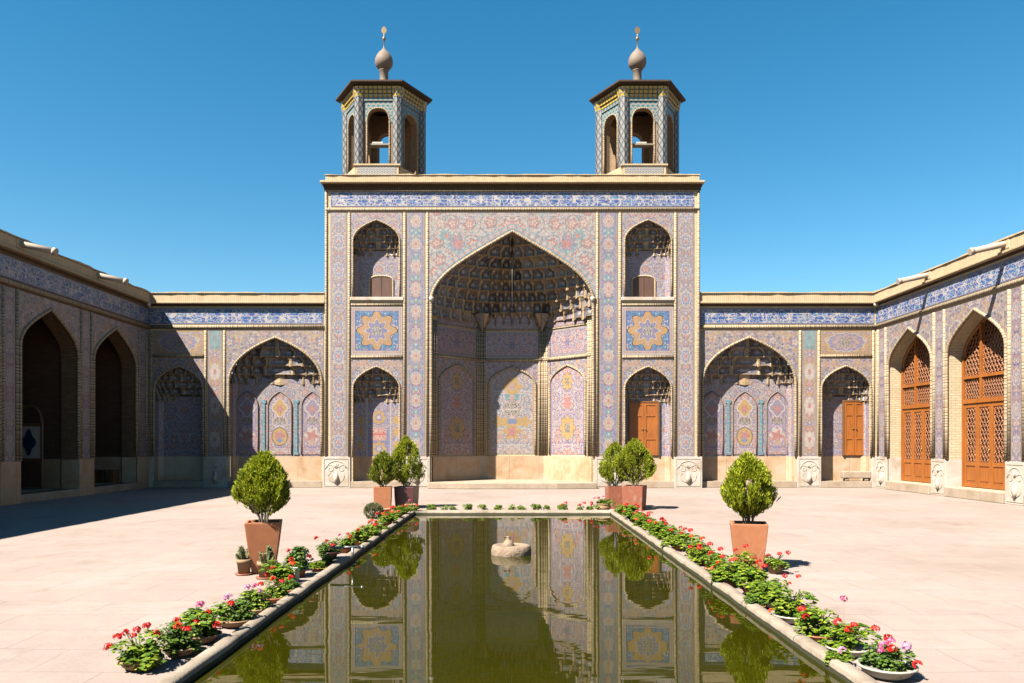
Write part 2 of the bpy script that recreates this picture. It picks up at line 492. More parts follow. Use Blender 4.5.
    # bricks
    def brick(name, c1, c2, mortar, sc=1.0, bh=.08, bw=.26, wear=.35, ms=.006):
        g = G(name, .85, .2); u, v = g.uv()
        n = g.nt.nodes.new('ShaderNodeTexBrick')
        g.put(n.inputs['Vector'], g.vec(u, v))
        g.put(n.inputs['Color1'], c1); g.put(n.inputs['Color2'], c2); g.put(n.inputs['Mortar'], mortar)
        n.inputs['Scale'].default_value = sc
        n.inputs['Mortar Size'].default_value = ms
        n.inputs['Brick Width'].default_value = bw; n.inputs['Row Height'].default_value = bh
        n.inputs['Bias'].default_value = 0.0
        col = V(g, n.outputs[0])
        w = g.noise(g.pos(), .8, 4.0, .6)
        w2 = g.noise(g.pos(), 7.0, 3.0, .6)
        col = g.scale(col, (.82 - wear * .5) + w * wear + w2 * .36)
        g.bump(V(g, n.outputs[1]) * -1.0 + w2 * .6, .5, .012)
        MAT[name] = g.done(col)
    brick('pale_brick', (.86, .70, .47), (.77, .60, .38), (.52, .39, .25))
    brick('brown_shade_brick', (.27, .17, .09), (.21, .125, .065), (.15, .095, .055))
    brick('room_brick_light', (.46, .29, .17), (.38, .23, .13), (.28, .18, .11))
    brick('shadow_brick', (.17, .105, .055), (.13, .08, .04), (.10, .06, .03), bh=.12, bw=.07)  # corbel brick darkened to carry the shadow under the cornices
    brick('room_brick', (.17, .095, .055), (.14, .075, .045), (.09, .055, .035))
    brick('parapet_brick', (.80, .62, .40), (.72, .54, .33), (.52, .38, .22), bh=.40, bw=.075, wear=.3)
    g = G('rope_brick', .8, .2); u, v = g.uv()
    f = g.fr(v / .085)
    col = g.mix((.64, .50, .34), (.22, .145, .08), g.gt(f, .70))
    col = g.mix(col, (.50, .38, .24), g.gt(g.noise(g.vec(u * 0.0, g.fl(v / .085) * .31), 3.0, 0.0), .55))
    g.bump(g.lt(f, .74), .6, .02)
    MAT['rope'] = g.done(g.scale(col, .75 + g.noise(g.pos(), 4.0, 3.0) * .45))

    # stone
    g = G('white_marble', .5, .35)
    p = g.pos()
    n = g.noise(p, 1.6, 5.0, .65, .6); n2 = g.noise(p, 9.0, 4.0, .7)
    col = g.ramp(n, [(.32, (.58, .43, .30)), (.48, (.72, .62, .52)), (.64, (.80, .73, .65))])
    g.bump(n2, .35, .02)
    MAT['marble'] = g.done(g.scale(col, .82 + n2 * .3), .45 + n2 * .3)
    g = G('carved_marble', .6, .3)
    n2 = g.noise(g.pos(), 12.0, 3.0, .7)
    MAT['carving'] = g.done(g.ramp(n2, [(.35, (.62, .49, .36)), (.65, (.80, .71, .60))]))
    g = G('tan_stone', .45, .35)
    p = g.pos()
    n = g.noise(p, 1.1, 5.0, .62, .9); n2 = g.noise(p, 6.0, 4.0, .6)
    u, v = g.uv()
    col = g.ramp(n, [(.28, (.54, .30, .15)), (.46, (.70, .46, .27)), (.60, (.76, .56, .38)), (.74, (.78, .65, .50))])
    col = g.mix(col, (.40, .27, .16), g.gt(g.abs(g.fr(u / 1.15) - .5), .494) * .8)
    MAT['tan_stone'] = g.done(g.scale(col, .8 + n2 * .35), .4 + n2 * .25)
    g = G('step_stone', .75, .2)
    p = g.pos()
    n = g.noise(p, 2.2, 5.0, .65); n2 = g.noise(p, 14.0, 3.0)
    col = g.ramp(n, [(.3, (.48, .35, .24)), (.55, (.60, .47, .35)), (.75, (.66, .54, .42))])
    g.bump(n2, .4, .015)
    MAT['step_stone'] = g.done(g.scale(col, .85 + n2 * .25))

    g = G('paving', .8, .2)
    p = g.pos(); px, py, pz = g.sep(p)
    wob = g.noise(p, 1.3, 2.0) * .10
    n_ = g.nt.nodes.new('ShaderNodeTexBrick')
    g.put(n_.inputs['Vector'], g.vec(px + wob, py + wob))
    g.put(n_.inputs['Color1'], (1.0, 1.0, 1.0)); g.put(n_.inputs['Color2'], (.93, .92, .93)); g.put(n_.inputs['Mortar'], (.74, .72, .71))
    n_.inputs['Scale'].default_value = 1.0; n_.inputs['Mortar Size'].default_value = .008
    n_.inputs['Brick Width'].default_value = 1.15; n_.inputs['Row Height'].default_value = .62
    n1 = g.noise(p, .35, 5.0, .6, .4); n2 = g.noise(p, 3.5, 5.0, .65); n3 = g.noise(p, 30.0, 3.0, .6)
    col = g.ramp(n1, [(.30, (.42, .33, .28)), (.50, (.475, .38, .33)), (.70, (.50, .415, .37))])
    col = g.mix(col, V(g, n_.outputs[0]), .75, 'MULTIPLY')
    col = g.scale(col, .78 + n2 * .32 + n3 * .12)
    st = g.noise(p, .8, 6.0, .72, 1.2)
    col = g.mix(col, g.mix(col, (.62, .55, .50), 1.0, 'MULTIPLY'), g.m('MULTIPLY', g.m('SUBTRACT', st, .54), 5.0, clamp=True) * .55)
    g.bump(n2 * .7 + n3 * .3 - V(g, n_.outputs[1]) * .5, .35, .02)
    MAT['paving'] = g.done(col, .7 + n3 * .2)

    g = G('coping_stone', .8, .2)
    p = g.pos(); px, py, pz = g.sep(p)
    n = g.noise(p, 3.0, 5.0, .65); n2 = g.noise(p, 40.0, 3.0, .6)
    col = g.ramp(n, [(.3, (.30, .235, .175)), (.5, (.43, .35, .27)), (.72, (.50, .42, .33))])
    jn = g.lt(g.abs(g.fr(py / 1.4) - .5), .005)
    col = g.mix(col, (.10, .08, .06), jn)
    col = g.mix(col, (.05, .05, .025), g.lt(pz + n * .03, .040))          # wet, algae-dark foot
    g.bump(n2 + n, .5, .01)
    MAT['coping'] = g.done(g.scale(col, .8 + n2 * .4))

    g = G('pool_water', .015, .5)
    g.b.inputs['IOR'].default_value = 1.333
    p = g.pos(); px, py, pz = g.sep(p)
    w1 = g.noise(g.vec(px * .55, py * 1.5), 1.3, 2.0, .45)
    w2 = g.noise(g.vec(px * 1.0, py * 3.0), 3.2, 1.0, .5)
    rr = g.hyp(px + .9, py - 6.6)
    ring = g.sin(rr * 30.0) * g.m('SUBTRACT', 1.0, rr / 1.1, clamp=True)
    rr2 = g.hyp(px - 1.3, py - 6.3)
    ring2 = g.sin(rr2 * 24.0) * g.m('SUBTRACT', 1.0, rr2 / .9, clamp=True)
    near = g.m('SUBTRACT', 1.25, py / 14.0, clamp=True)
    g.bump(w1 * 1.0 + w2 * .16 * near + ring * .035 + ring2 * .03, .034, .05)
    murk = g.noise(p, .7, 3.0)
    MAT['water'] = g.done(g.ramp(murk, [(.3, (.029, .029, .001)), (.7, (.038, .037, .0015))]))

    # pots, wood, metal
    def simple(name, c, rough=.7, spec=.3, ns=8.0, amt=.4, bump=.2, bd=.004, metal=0.0, stain=None):
        g = G(name, rough, spec)
        p = g.objpos()
        n = g.noise(p, ns, 4.0, .65)
        col = g.scale(g.mix(c, c, 0.0), 1 - amt * .5 + n * amt)
        if stain is not None:
            n2 = g.noise(p, 3.0, 4.0, .7, .8)
            col = g.mix(col, stain, g.m('MULTIPLY', g.m('SUBTRACT', n2, .50), 4.0, clamp=True))
        g.bump(n, bump, bd)
        g.b.inputs['Metallic'].default_value = metal
        MAT[name] = g.done(col)
    simple('terracotta', (.58, .215, .095), .75, .25, 7.0, .55, stain=(.62, .36, .23))
    simple('old_terracotta', (.40, .13, .07), .75, .25, 6.0, .5, stain=(.50, .40, .34))
    simple('pale_clay', (.50, .31, .18), .8, .2, 9.0, .5, stain=(.42, .22, .12))
    simple('dark_glaze', (.11, .032, .028), .45, .4)
    simple('white_bowl', (.60, .55, .45), .5, .4, 9.0, .3)
    simple('soil', (.06, .04, .025), .95, .1, 30.0, .9, .8, .02)
    simple('bark', (.23, .17, .12), .9, .1, 30.0, .6, .5, .01)
    simple('green_stem', (.10, .13, .03), .7, .2)
    simple('turned_plaster', (.31, .24, .19), .7, .2, 5.0, .35)
    simple('bronze', (.42, .28, .13), .45, .4, metal=.6)
    simple('steel', (.45, .46, .47), .4, .5, metal=.8)
    simple('white_paint', (.72, .66, .58), .6, .3, 4.0, .25)
    simple('fountain_stone', (.42, .31, .22), .85, .15, 12.0, .8, .9, .03, stain=(.26, .17, .11))
    simple('spout_clay', (.62, .50, .40), .7, .2, 6.0, .4)
    simple('roof_earth', (.36, .26, .17), .9, .1, 3.0, .4)
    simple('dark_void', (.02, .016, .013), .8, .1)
    simple('eave_wood', (.085, .055, .035), .8, .2, 9.0, .6)
    simple('brass', (.6, .4, .12), .35, .5, metal=.8)
    def wood(name, c1, c2, sc=1.0):
        g = G(name, .45, .35)
        px, py, pz = g.sep(g.objpos())
        n = g.noise(g.vec(px * 26, py * 26, pz * 1.6), sc, 4.0, .65, .6)
        n2 = g.noise(g.vec(px, py, pz), 1.8, 2.0)
        col = g.ramp(n, [(.3, c1), (.7, c2)])
        g.bump(n, .25, .004)
        MAT[name] = g.done(g.scale(col, .75 + n2 * .5), .4 + n * .25)
    wood('orange_wood', (.38, .105, .015), (.58, .19, .028))
    wood('brown_wood', (.20, .085, .03), (.30, .14, .05))
    wood('dull_wood', (.13, .06, .035), (.19, .095, .06))
    wood('grey_wood', (.30, .24, .18), (.40, .33, .25))
    g = G('dark_glass', .08, .5)
    MAT['dark_glass'] = g.done((.012, .012, .014))

    # foliage
    def leaf(name, c1, c2, c3, trans=.3, rough=.5):
        g = G(name, rough, .3)
        r = g.island()
        n = g.noise(g.objpos(), 5.0, 2.0)
        col = g.ramp(r, [(0, c1), (.55, c2), (1, c3)])
        col = g.scale(col, .7 + n * .6)
        g.put(g.b.inputs['Base Color'], col)
        t = g.nt.nodes.new('ShaderNodeBsdfTranslucent')
        g.put(t.inputs[0], g.scale(col, 1.25))
        ms = g.nt.nodes.new('ShaderNodeMixShader'); ms.inputs[0].default_value = trans
        g.nt.links.new(g.b.outputs[0], ms.inputs[1]); g.nt.links.new(t.outputs[0], ms.inputs[2])
        g.nt.links.new(ms.outputs[0], g.out.inputs[0])
        MAT[name] = g.mat
    leaf('conifer', (.070, .098, .004), (.165, .195, .008), (.28, .285, .016), .3)
    leaf('conifer_dark', (.06, .085, .006), (.12, .145, .010), (.20, .20, .018), .3)
    leaf('geranium_leaf', (.032, .070, .004), (.078, .130, .008), (.16, .19, .016), .3)
    leaf('geranium_dark', (.022, .052, .008), (.045, .085, .010), (.08, .12, .016), .25)
    leaf('grey_leaf', (.07, .085, .035), (.11, .12, .05), (.16, .15, .07), .2)
    leaf('red_petal', (.28, .006, .006), (.38, .010, .008), (.46, .022, .012), .2)
    leaf('pink_petal', (.36, .04, .10), (.40, .07, .16), (.44, .12, .22), .2)
    leaf('lilac_petal', (.34, .12, .24), (.38, .16, .28), (.42, .22, .32), .2)
    leaf('orange_petal', (.36, .024, .006), (.42, .045, .008), (.46, .07, .012), .2)
build_materials()

# ------------------------------------------------------------------ mesh helpers
def I4(): return Matrix.Identity(4)

class MB:
    """collects faces in a local frame: x along the wall, y into the wall, z up"""
    def __init__(s): s.v = []; s.f = []; s.uv = []; s.sm = []
    def face(s, pts, uv=None, sm=False):
        b = len(s.v); s.v += [tuple(p) for p in pts]
        s.f.append(list(range(b, b + len(pts)))); s.uv.append(uv); s.sm.append(sm)
    def box(s, a0, a1, d0, d1, z0, z1, skip=''):
        a0, a1 = min(a0, a1), max(a0, a1); d0, d1 = min(d0, d1), max(d0, d1); z0, z1 = min(z0, z1), max(z0, z1)
        P = lambda a, d, z: (a, d, z)
        F = {'f': [P(a0, d0, z0), P(a1, d0, z0), P(a1, d0, z1), P(a0, d0, z1)],
             'b': [P(a1, d1, z0), P(a0, d1, z0), P(a0, d1, z1), P(a1, d1, z1)],
             'l': [P(a0, d1, z0), P(a0, d0, z0), P(a0, d0, z1), P(a0, d1, z1)],
             'r': [P(a1, d0, z0), P(a1, d1, z0), P(a1, d1, z1), P(a1, d0, z1)],
             't': [P(a0, d0, z1), P(a1, d0, z1), P(a1, d1, z1), P(a0, d1, z1)],
             'u': [P(a0, d1, z0), P(a1, d1, z0), P(a1, d0, z0), P(a0, d0, z0)]}
        for k, f in F.items():
            if k not in skip: s.face(f)
        return s
    def sheet(s, quads, y, t):
        """flat polygons (x,z) facing -y at depth y, given thickness t backwards along their open edges"""
        cnt = {}
        key = lambda p: (round(p[0], 4), round(p[1], 4))
        for q in quads:
            for i in range(len(q)):
                e = (key(q[i]), key(q[(i + 1) % len(q)]))
                cnt[e] = cnt.get(e, 0) + 1
        for q in quads:
            s.face([(p[0], y, p[1]) for p in q])
            if t > 0:
                for i in range(len(q)):
                    p, r = q[i], q[(i + 1) % len(q)]
                    if (key(r), key(p)) not in cnt:
                        s.face([(p[0], y + t, p[1]), (r[0], y + t, r[1]), (r[0], y, r[1]), (p[0], y, p[1])])
        return s
    def rect(s, a0, a1, z0, z1, y, t=.012):
        return s.sheet([[(a0, z0), (a1, z0), (a1, z1), (a0, z1)]], y, t)
    def tube(s, pts, r, n=8, cap=True, closed=False, sm=True):
        pts = [Vector(p) for p in pts]
        m = len(pts)
        rad = r if isinstance(r, (list, tuple)) else [r] * m
        rings = []; L = 0; Ls = []
        up0 = None
        for i, p in enumerate(pts):
            if closed: t = pts[(i + 1) % m] - pts[i - 1]
            else: t = pts[min(i + 1, m - 1)] - pts[max(i - 1, 0)]
            t.normalize()
            if up0 is None:
                ref = Vector((0, 1, 0)) if abs(t.y) < .9 else Vector((1, 0, 0))
            else: ref = up0
            b = t.cross(ref)
            if b.length < 1e-5: b = t.orthogonal()
            b.normalize(); nrm = b.cross(t).normalized(); up0 = nrm
            if i: L += (pts[i] - pts[i - 1]).length
            Ls.append(L)
            rings.append([p + (b * math.cos(2 * PI * k / n) + nrm * math.sin(2 * PI * k / n)) * rad[i] for k in range(n)])
        cnt = m if closed else m - 1
        for i in range(cnt):
            j = (i + 1) % m
            La, Lb = Ls[i], (Ls[j] if j else L + (pts[0] - pts[-1]).length)
            for k in range(n):
                k2 = (k + 1) % n
                ua, ub = 2 * PI * k / n * rad[i], 2 * PI * (k + 1) / n * rad[i]
                s.face([rings[i][k], rings[i][k2], rings[j][k2], rings[j][k]], [(ua, La), (ub, La), (ub, Lb), (ua, Lb)], sm)
        if cap and not closed:
            s.face(list(reversed(rings[0]))); s.face(rings[-1])
        return s
    def lathe(s, prof, c=(0, 0, 0), n=20, sm=True):
        """profile of (r, z) turned about the local z axis"""
        c = Vector(c)
        for (r0, z0), (r1, z1) in zip(prof, prof[1:]):
            for k in range(n):
                a, b = 2 * PI * k / n, 2 * PI * (k + 1) / n
                q = [c + Vector((r0 * math.cos(a), r0 * math.sin(a), z0)), c + Vector((r0 * math.cos(b), r0 * math.sin(b), z0)),
                     c + Vector((r1 * math.cos(b), r1 * math.sin(b), z1)), c + Vector((r1 * math.cos(a), r1 * math.sin(a), z1))]
                if r0 < 1e-6: q = [q[0], q[2], q[3]]
                elif r1 < 1e-6: q = q[:3]
                s.face(q, [(x.x, x.z) for x in q], sm)
        return s
    def prism(s, poly, z0, z1):
        """poly of (x, y), counter-clockwise"""
        n = len(poly)
        for i in range(n):
            p, q = poly[i], poly[(i + 1) % n]
            s.face([(p[0], p[1], z0), (q[0], q[1], z0), (q[0], q[1], z1), (p[0], p[1], z1)])
        s.face([(p[0], p[1], z1) for p in poly]); s.face([(p[0], p[1], z0) for p in reversed(poly)])
        return s
    def build(s, name, m, parent=None, xf=None, uvo=(0, 0), loc=None, bevel=0):
        me = bpy.data.meshes.new(name)
        # weld equal points so that smooth shading and bevels work
        idx = {}; vv = []; ff = []; keep = []
        for fi, f in enumerate(s.f):
            g = []
            for i in f:
                k = tuple(round(c, 5) for c in s.v[i])
                if k not in idx: idx[k] = len(vv); vv.append(s.v[i])
                g.append(idx[k])
            if len(set(g)) == len(g): ff.append(g); keep.append(fi)
        loc_v = vv
        if xf is not None: vv = [tuple(xf @ Vector(p)) for p in vv]
        me.from_pydata(vv, [], ff)
        uvl = me.uv_layers.new(name="UVMap")
        for pi, p in enumerate(me.polygons):
            fi = keep[pi]
            p.use_smooth = s.sm[fi]
            if s.uv[fi] is not None:
                for li, c in zip(p.loop_indices, s.uv[fi]): uvl.data[li].uv = c
                continue
            a = [Vector(loc_v[i]) for i in ff[pi]]
            nrm = Vector((0, 0, 0))
            for i in range(len(a)):
                x, y = a[i], a[(i + 1) % len(a)]
                nrm += x.cross(y)
            ax = max(range(3), key=lambda q: abs(nrm[q]))
            for li, c in zip(p.loop_indices, a):
                if ax == 1: uvl.data[li].uv = (c.x - uvo[0], c.z - uvo[1])
                elif ax == 0: uvl.data[li].uv = (c.y, c.z - uvo[1])
                else: uvl.data[li].uv = (c.x - uvo[0], c.y)
        if m is not None: me.materials.append(MAT[m])
        o = bpy.data.objects.new(name, me)
        COL.objects.link(o)
        if parent is not None: o.parent = parent
        if loc is not None: o.location = loc
        if bevel:
            bm = o.modifiers.new('bevel', 'BEVEL'); bm.width = bevel; bm.segments = 2; bm.limit_method = 'ANGLE'
        return o

def tag(o, label=None, cat=None, group=None, kind=None):
    if label: o['label'] = label
    if cat: o['category'] = cat
    if group: o['group'] = group
    if kind: o['kind'] = kind
    return o
def thing(name, label, cat, loc=(0, 0, 0), rz=0.0, group=None):
    o = bpy.data.objects.new(name, None); COL.objects.link(o)
    o.empty_display_size = .2
    o.location = loc; o.rotation_euler = (0, 0, rz)
    return tag(o, label, cat, group)
def copy_tree(o, parent=None):
    c = o.copy(); COL.objects.link(c)
    if parent is not None: c.parent = parent
    for ch in list(o.children): copy_tree(ch, c)
    return c

# arches: Persian four-centred profile
def bez(p0, p1, p2, p3, t):
    s = 1 - t
    return tuple(s ** 3 * a + 3 * s * s * t * b + 3 * s * t * t * c + t ** 3 * d for a, b, c, d in zip(p0, p1, p2, p3))
KIND = {'great': ((.98, .38), (.55, .62)), 'wing': ((1.0, .5), (.5, .8)), 'side': ((1.0, .40), (.55, .66)), 'seg': ((.9, .8), (.5, 1.0))}
def arch(aL, aR, zs, za, kind='wing', n=14):
    c = (aL + aR) / 2; w = (aR - aL) / 2; h = za - zs
    k = KIND[kind]
    half = [bez((1, 0), k[0], k[1], (0, 1), i / n) for i in range(n + 1)]
    L = [(c - x * w, zs + y * h) for x, y in half]
    return L + [(c + x * w, zs + y * h) for x, y in reversed(half[:-1])]
def half_width(aL, aR, zs, za, kind):
    pts = arch(aL, aR, zs, za, kind, 40)[:41]
    c = (aL + aR) / 2
    def f(z):
        if z <= zs: return (aR - aL) / 2
        if z >= za: return 0.0
        for (x0, z0), (x1, z1) in zip(pts, pts[1:]):
            if z0 <= z <= z1 + 1e-9:
                t = (z - z0) / max(1e-6, z1 - z0)
                return c - (x0 + (x1 - x0) * t)
        return 0.0
    return f
def arch_fill(aL, aR, zb, zs, za, kind='wing', n=14):
    p = arch(aL, aR, zs, za, kind, n)
    q = [[(aL, zb), (aR, zb), (aR, zs), (aL, zs)]] if zs > zb else []
    base = zs
    for (x0, z0), (x1, z1) in zip(p, p[1:]):
        poly = [(x0, base), (x1, base)]
        if z1 > base + 1e-6: poly.append((x1, z1))
        if z0 > base + 1e-6: poly.append((x0, z0))
        if len(poly) > 2: q.append(poly)
    return q
def spandrel(bL, bR, aL, aR, zs, za, ztop, zlow, kind='wing'):
    p = arch(aL, aR, zs, za, kind)
    q = []
    for (x0, z0), (x1, z1) in zip(p, p[1:]): q.append([(x0, z0), (x1, z1), (x1, ztop), (x0, ztop)])
    if aL - bL > .005:
        q.append([(bL, zs), (aL, zs), (aL, ztop), (bL, ztop)])
        if zlow < zs: q.append([(bL, zlow), (aL, zlow), (aL, zs), (bL, zs)])
    if bR - aR > .005:
        q.append([(aR, zs), (bR, zs), (bR, ztop), (aR, ztop)])
        if zlow < zs: q.append([(aR, zlow), (bR, zlow), (bR, zs), (aR, zs)])
    return q
def offset_path(p, off):
    out = []
    for i, (x, z) in enumerate(p):
        a = p[max(0, i - 1)]; b = p[min(len(p) - 1, i + 1)]
        tx, tz = b[0] - a[0], b[1] - a[1]
        l = math.hypot(tx, tz)
        out.append((x - tz / l * off, z + tx / l * off))
    return out
def arch_band(mb, aL, aR, zs, za, kind, o0, o1, y, t=.006, zb=None):
    """flat band following an arch; uv = across, along"""
    p = arch(aL, aR, zs, za, kind)
    if zb is not None: p = [(aL, zb)] + p + [(aR, zb)]
    A, B = offset_path(p, o0), offset_path(p, o1)
    L = 0; w = (o1 - o0) / 2
    for i in range(len(p) - 1):
        d = math.hypot(p[i + 1][0] - p[i][0], p[i + 1][1] - p[i][1])
        mb.face([(A[i][0], y, A[i][1]), (A[i + 1][0], y, A[i + 1][1]), (B[i + 1][0], y, B[i + 1][1]), (B[i][0], y, B[i][1])],
                [(-w, L), (-w, L + d), (w, L + d), (w, L)])
        for P, Q in ((A[i + 1], A[i]), (B[i], B[i + 1])):
            mb.face([(P[0], y, P[1]), (Q[0], y, Q[1]), (Q[0], y + t, Q[1]), (P[0], y + t, P[1])], [(w, L), (w, L + d), (w, L + d), (w, L)])
        L += d
    return mb
def arch_trim(mb, aL, aR, zs, za, kind, r, y, zb):
    p = [(aL, zb)] + [(aL, zb + (zs - zb) * t) for t in (.33, .66)] + arch(aL, aR, zs, za, kind) + [(aR, zb + (zs - zb) * t) for t in (.66, .33)] + [(aR, zb)]
    return mb.tube([(x, y, z) for x, z in p], r, 8)
def vrope(mb, a, z0, z1, r=.05, y=0.0):
    return mb.tube([(a, y, z0), (a, y, z1)], r, 8)
def hrope(mb, a0, a1, z, r=.05, y=0.0):
    return mb.tube([(a0, y, z), (a1, y, z)], r, 8)

def wall(mb, a0, a1, z0, z1, cols, thick, y=0.0):
    """wall face at depth y with arched openings; cols = [(aL, aR, [(zbase, zs, za, kind), ...])]"""
    x = a0
    for aL, aR, ops in sorted(cols):
        if aL > x: mb.sheet([[(x, z0), (aL, z0), (aL, z1), (x, z1)]], y, 0)
        z = z0
        for k, (zb, zs, za, kind) in enumerate(ops):
            if zb > z + 1e-6:
                mb.sheet([[(aL, z), (aR, z), (aR, zb), (aL, zb)]], y, 0)
                mb.face([(aL, y, zb), (aR, y, zb), (aR, y + thick, zb), (aL, y + thick, zb)])
            znext = ops[k + 1][0] if k + 1 < len(ops) else z1
            p = arch(aL, aR, zs, za, kind)
            for (x0, q0), (x1, q1) in zip(p, p[1:]):
                mb.sheet([[(x0, q0), (x1, q1), (x1, znext), (x0, znext)]], y, 0)
                mb.face([(x1, y, q1), (x0, y, q0), (x0, y + thick, q0), (x1, y + thick, q1)])
            mb.face([(aL, y + thick, zb), (aL, y, zb), (aL, y, zs), (aL, y + thick, zs)])
            mb.face([(aR, y, zb), (aR, y + thick, zb), (aR, y + thick, zs), (aR, y, zs)])
            z = znext
            if k + 1 < len(ops): z = znext
        # when openings are stacked the part between is filled by the loop's next zb
        x = aR
    if x < a1: mb.sheet([[(x, z0), (a1, z0), (a1, z1), (x, z1)]], y, 0)
    return mb

def muqarnas(mb, cx, wz, depth, z0, z1, tiers, ncell, y0, mv=6, mu=6, conc=.10, sq=3.6, lip=.05, plan=None, pw=4.5, dexp=1.25, drop=.05):
    w0 = max(1e-3, wz(z0))
    def prof(z):
        w = wz(z)
        return w, depth * max(0.0, 1 - (z - z0) / (z1 - z0)) ** dexp + .02
    rj = random.Random(int(abs(cx) * 100) + ncell)
    for k in range(tiers):
        cj = [rj.uniform(.35, 1.5) for _ in range(200)]
        dj = [rj.uniform(.3, 1.7) for _ in range(200)]
        za = z0 + (z1 - z0) * k / tiers; zb = z0 + (z1 - z0) * (k + 1) / tiers
        wa, da = prof(za); wb, db = prof(zb)
        nc = max(2, int(round(ncell * (.25 + .75 * wz((za + zb) / 2) / w0))))
        n = sq if plan is not None else sq - (sq - 2.0) * (k / tiers)
        N = nc * mu
        if k: za += 0
        shift = .5 if k % 2 else 0.0
        def pt(i, v, flat=False):
            t = i / N
            th = PI * t
            c, s_ = math.cos(th), math.sin(th)
            ex = 2.0 / n
            X = math.copysign(abs(c) ** ex, c); Y = abs(s_) ** ex
            if plan is not None:
                q = t * (len(plan) - 1); qi = min(int(q), len(plan) - 2); qf = q - qi
                PX = plan[qi][0] + (plan[qi + 1][0] - plan[qi][0]) * qf; PY = plan[qi][1] + (plan[qi + 1][1] - plan[qi][1]) * qf
                bl = min(1.0, k / tiers * 1.4)
                X = -PX + (X + PX) * bl; Y = PY + (Y - PY) * bl
            u = ((i / mu + shift) % 1.0) * 2 - 1
            b = v ** pw
            w = wa + (wb - wa) * b; d = da + (db - da) * b
            z = za + (zb - za) * v
            wn_ = .94 * math.sqrt(max(0.0, 1 - v ** 1.7))
            cc = 0.0
            if not flat and wn_ > 1e-3 and abs(u) < wn_: cc = conc * cj[int(i / mu + shift) % 200] * math.sqrt(1 - (u / wn_) ** 2) * (.4 + .6 * min(1, w / 1.2))
            lp = 0 if flat else -lip * (1 - v)
            if v == 0 and not flat: z -= drop * dj[int(i / mu + shift + .5) % 200] * (abs(u) ** 2.5)
            return (cx - X * max(0, w + cc + lp), y0 + Y * max(0, d + cc + lp), z)
        rows = [[pt(i, j / mv) for i in range(N + 1)] for j in range(mv + 1)]
        base = [pt(i, 0, True) for i in range(N + 1)]
        for i in range(N):
            ua, ub = i / mu + shift, (i + 1) / mu + shift
            mb.face([base[i], base[i + 1], rows[0][i + 1], rows[0][i]], [(ua, k + .01), (ub, k + .01), (ub, k + .05), (ua, k + .05)])
            for j in range(mv):
                va, vb = k + j / mv * .98, k + (j + 1) / mv * .98
                e = ub - 1e-4
                mb.face([rows[j][i], rows[j][i + 1], rows[j + 1][i + 1], rows[j + 1][i]], [(ua, va), (e, va), (e, vb), (ua, vb)])
    return mb

def carve(mb, a, z, w, h, y):
    """low relief of an arch over two scrolls and a vase, cut into a dado block"""
    for sgn in (-1, 1):
        sp = []
        for i in range(15):
            t = i / 14 * 2.4 * PI; r = .17 * w * (1 - i / 17)
            sp.append((a + sgn * (.22 * w + r * math.cos(t)), y, z + .62 * h + r * math.sin(t)))
        mb.tube(sp, .012, 5)
        st = [(a + sgn * .06 * w, y, z + .12 * h), (a + sgn * .24 * w, y, z + .22 * h), (a + sgn * .30 * w, y, z + .38 * h), (a + sgn * .20 * w, y, z + .5 * h)]
        mb.tube(st, .012, 5)
    top = [(a + .34 * w * math.cos(t), y, z + .66 * h + .24 * h * math.sin(t)) for t in [PI * i / 10 for i in range(11)]]
    mb.tube(top, .014, 5)
    for i in range(5):
        t = PI * (.15 + .7 * i / 4)
        mb.tube([(a, y, z + .66 * h), (a + .16 * w * math.cos(t), y, z + .66 * h + .17 * h * math.sin(t))], [.022, .01], 5)
    mb.tube([(a, y, z + .1 * h), (a, y, z + .3 * h), (a, y, z + .52 * h)], [.05 * w, .11 * w, .03 * w], 6)

def dado_block(th, xf, a0, a1, z1, y, carved=True, name='dado_block', m='marble', z0=0.0, d=.25):
    b = MB().box(a0, a1, y, y + d, z0, z1)
    o = b.build(name, m, th, xf, bevel=.012)
    if carved:
        c = MB(); w, h = a1 - a0, z1 - z0
        t = .016; i = .07
        for (x0, x1, q0, q1) in ((a0 + i, a1 - i, z0 + i, z0 + i + t), (a0 + i, a1 - i, z1 - i - t, z1 - i), (a0 + i, a0 + i + t, z0 + i + t, z1 - i - t), (a1 - i - t, a1 - i, z0 + i + t, z1 - i - t)):
            c.box(x0, x1, y - .012, y + .004, q0, q1)
        carve(c, (a0 + a1) / 2, z0 + .05 * h, w, h * .9, y - .002)
        c.build('carving', 'carving', o, xf)
    return o

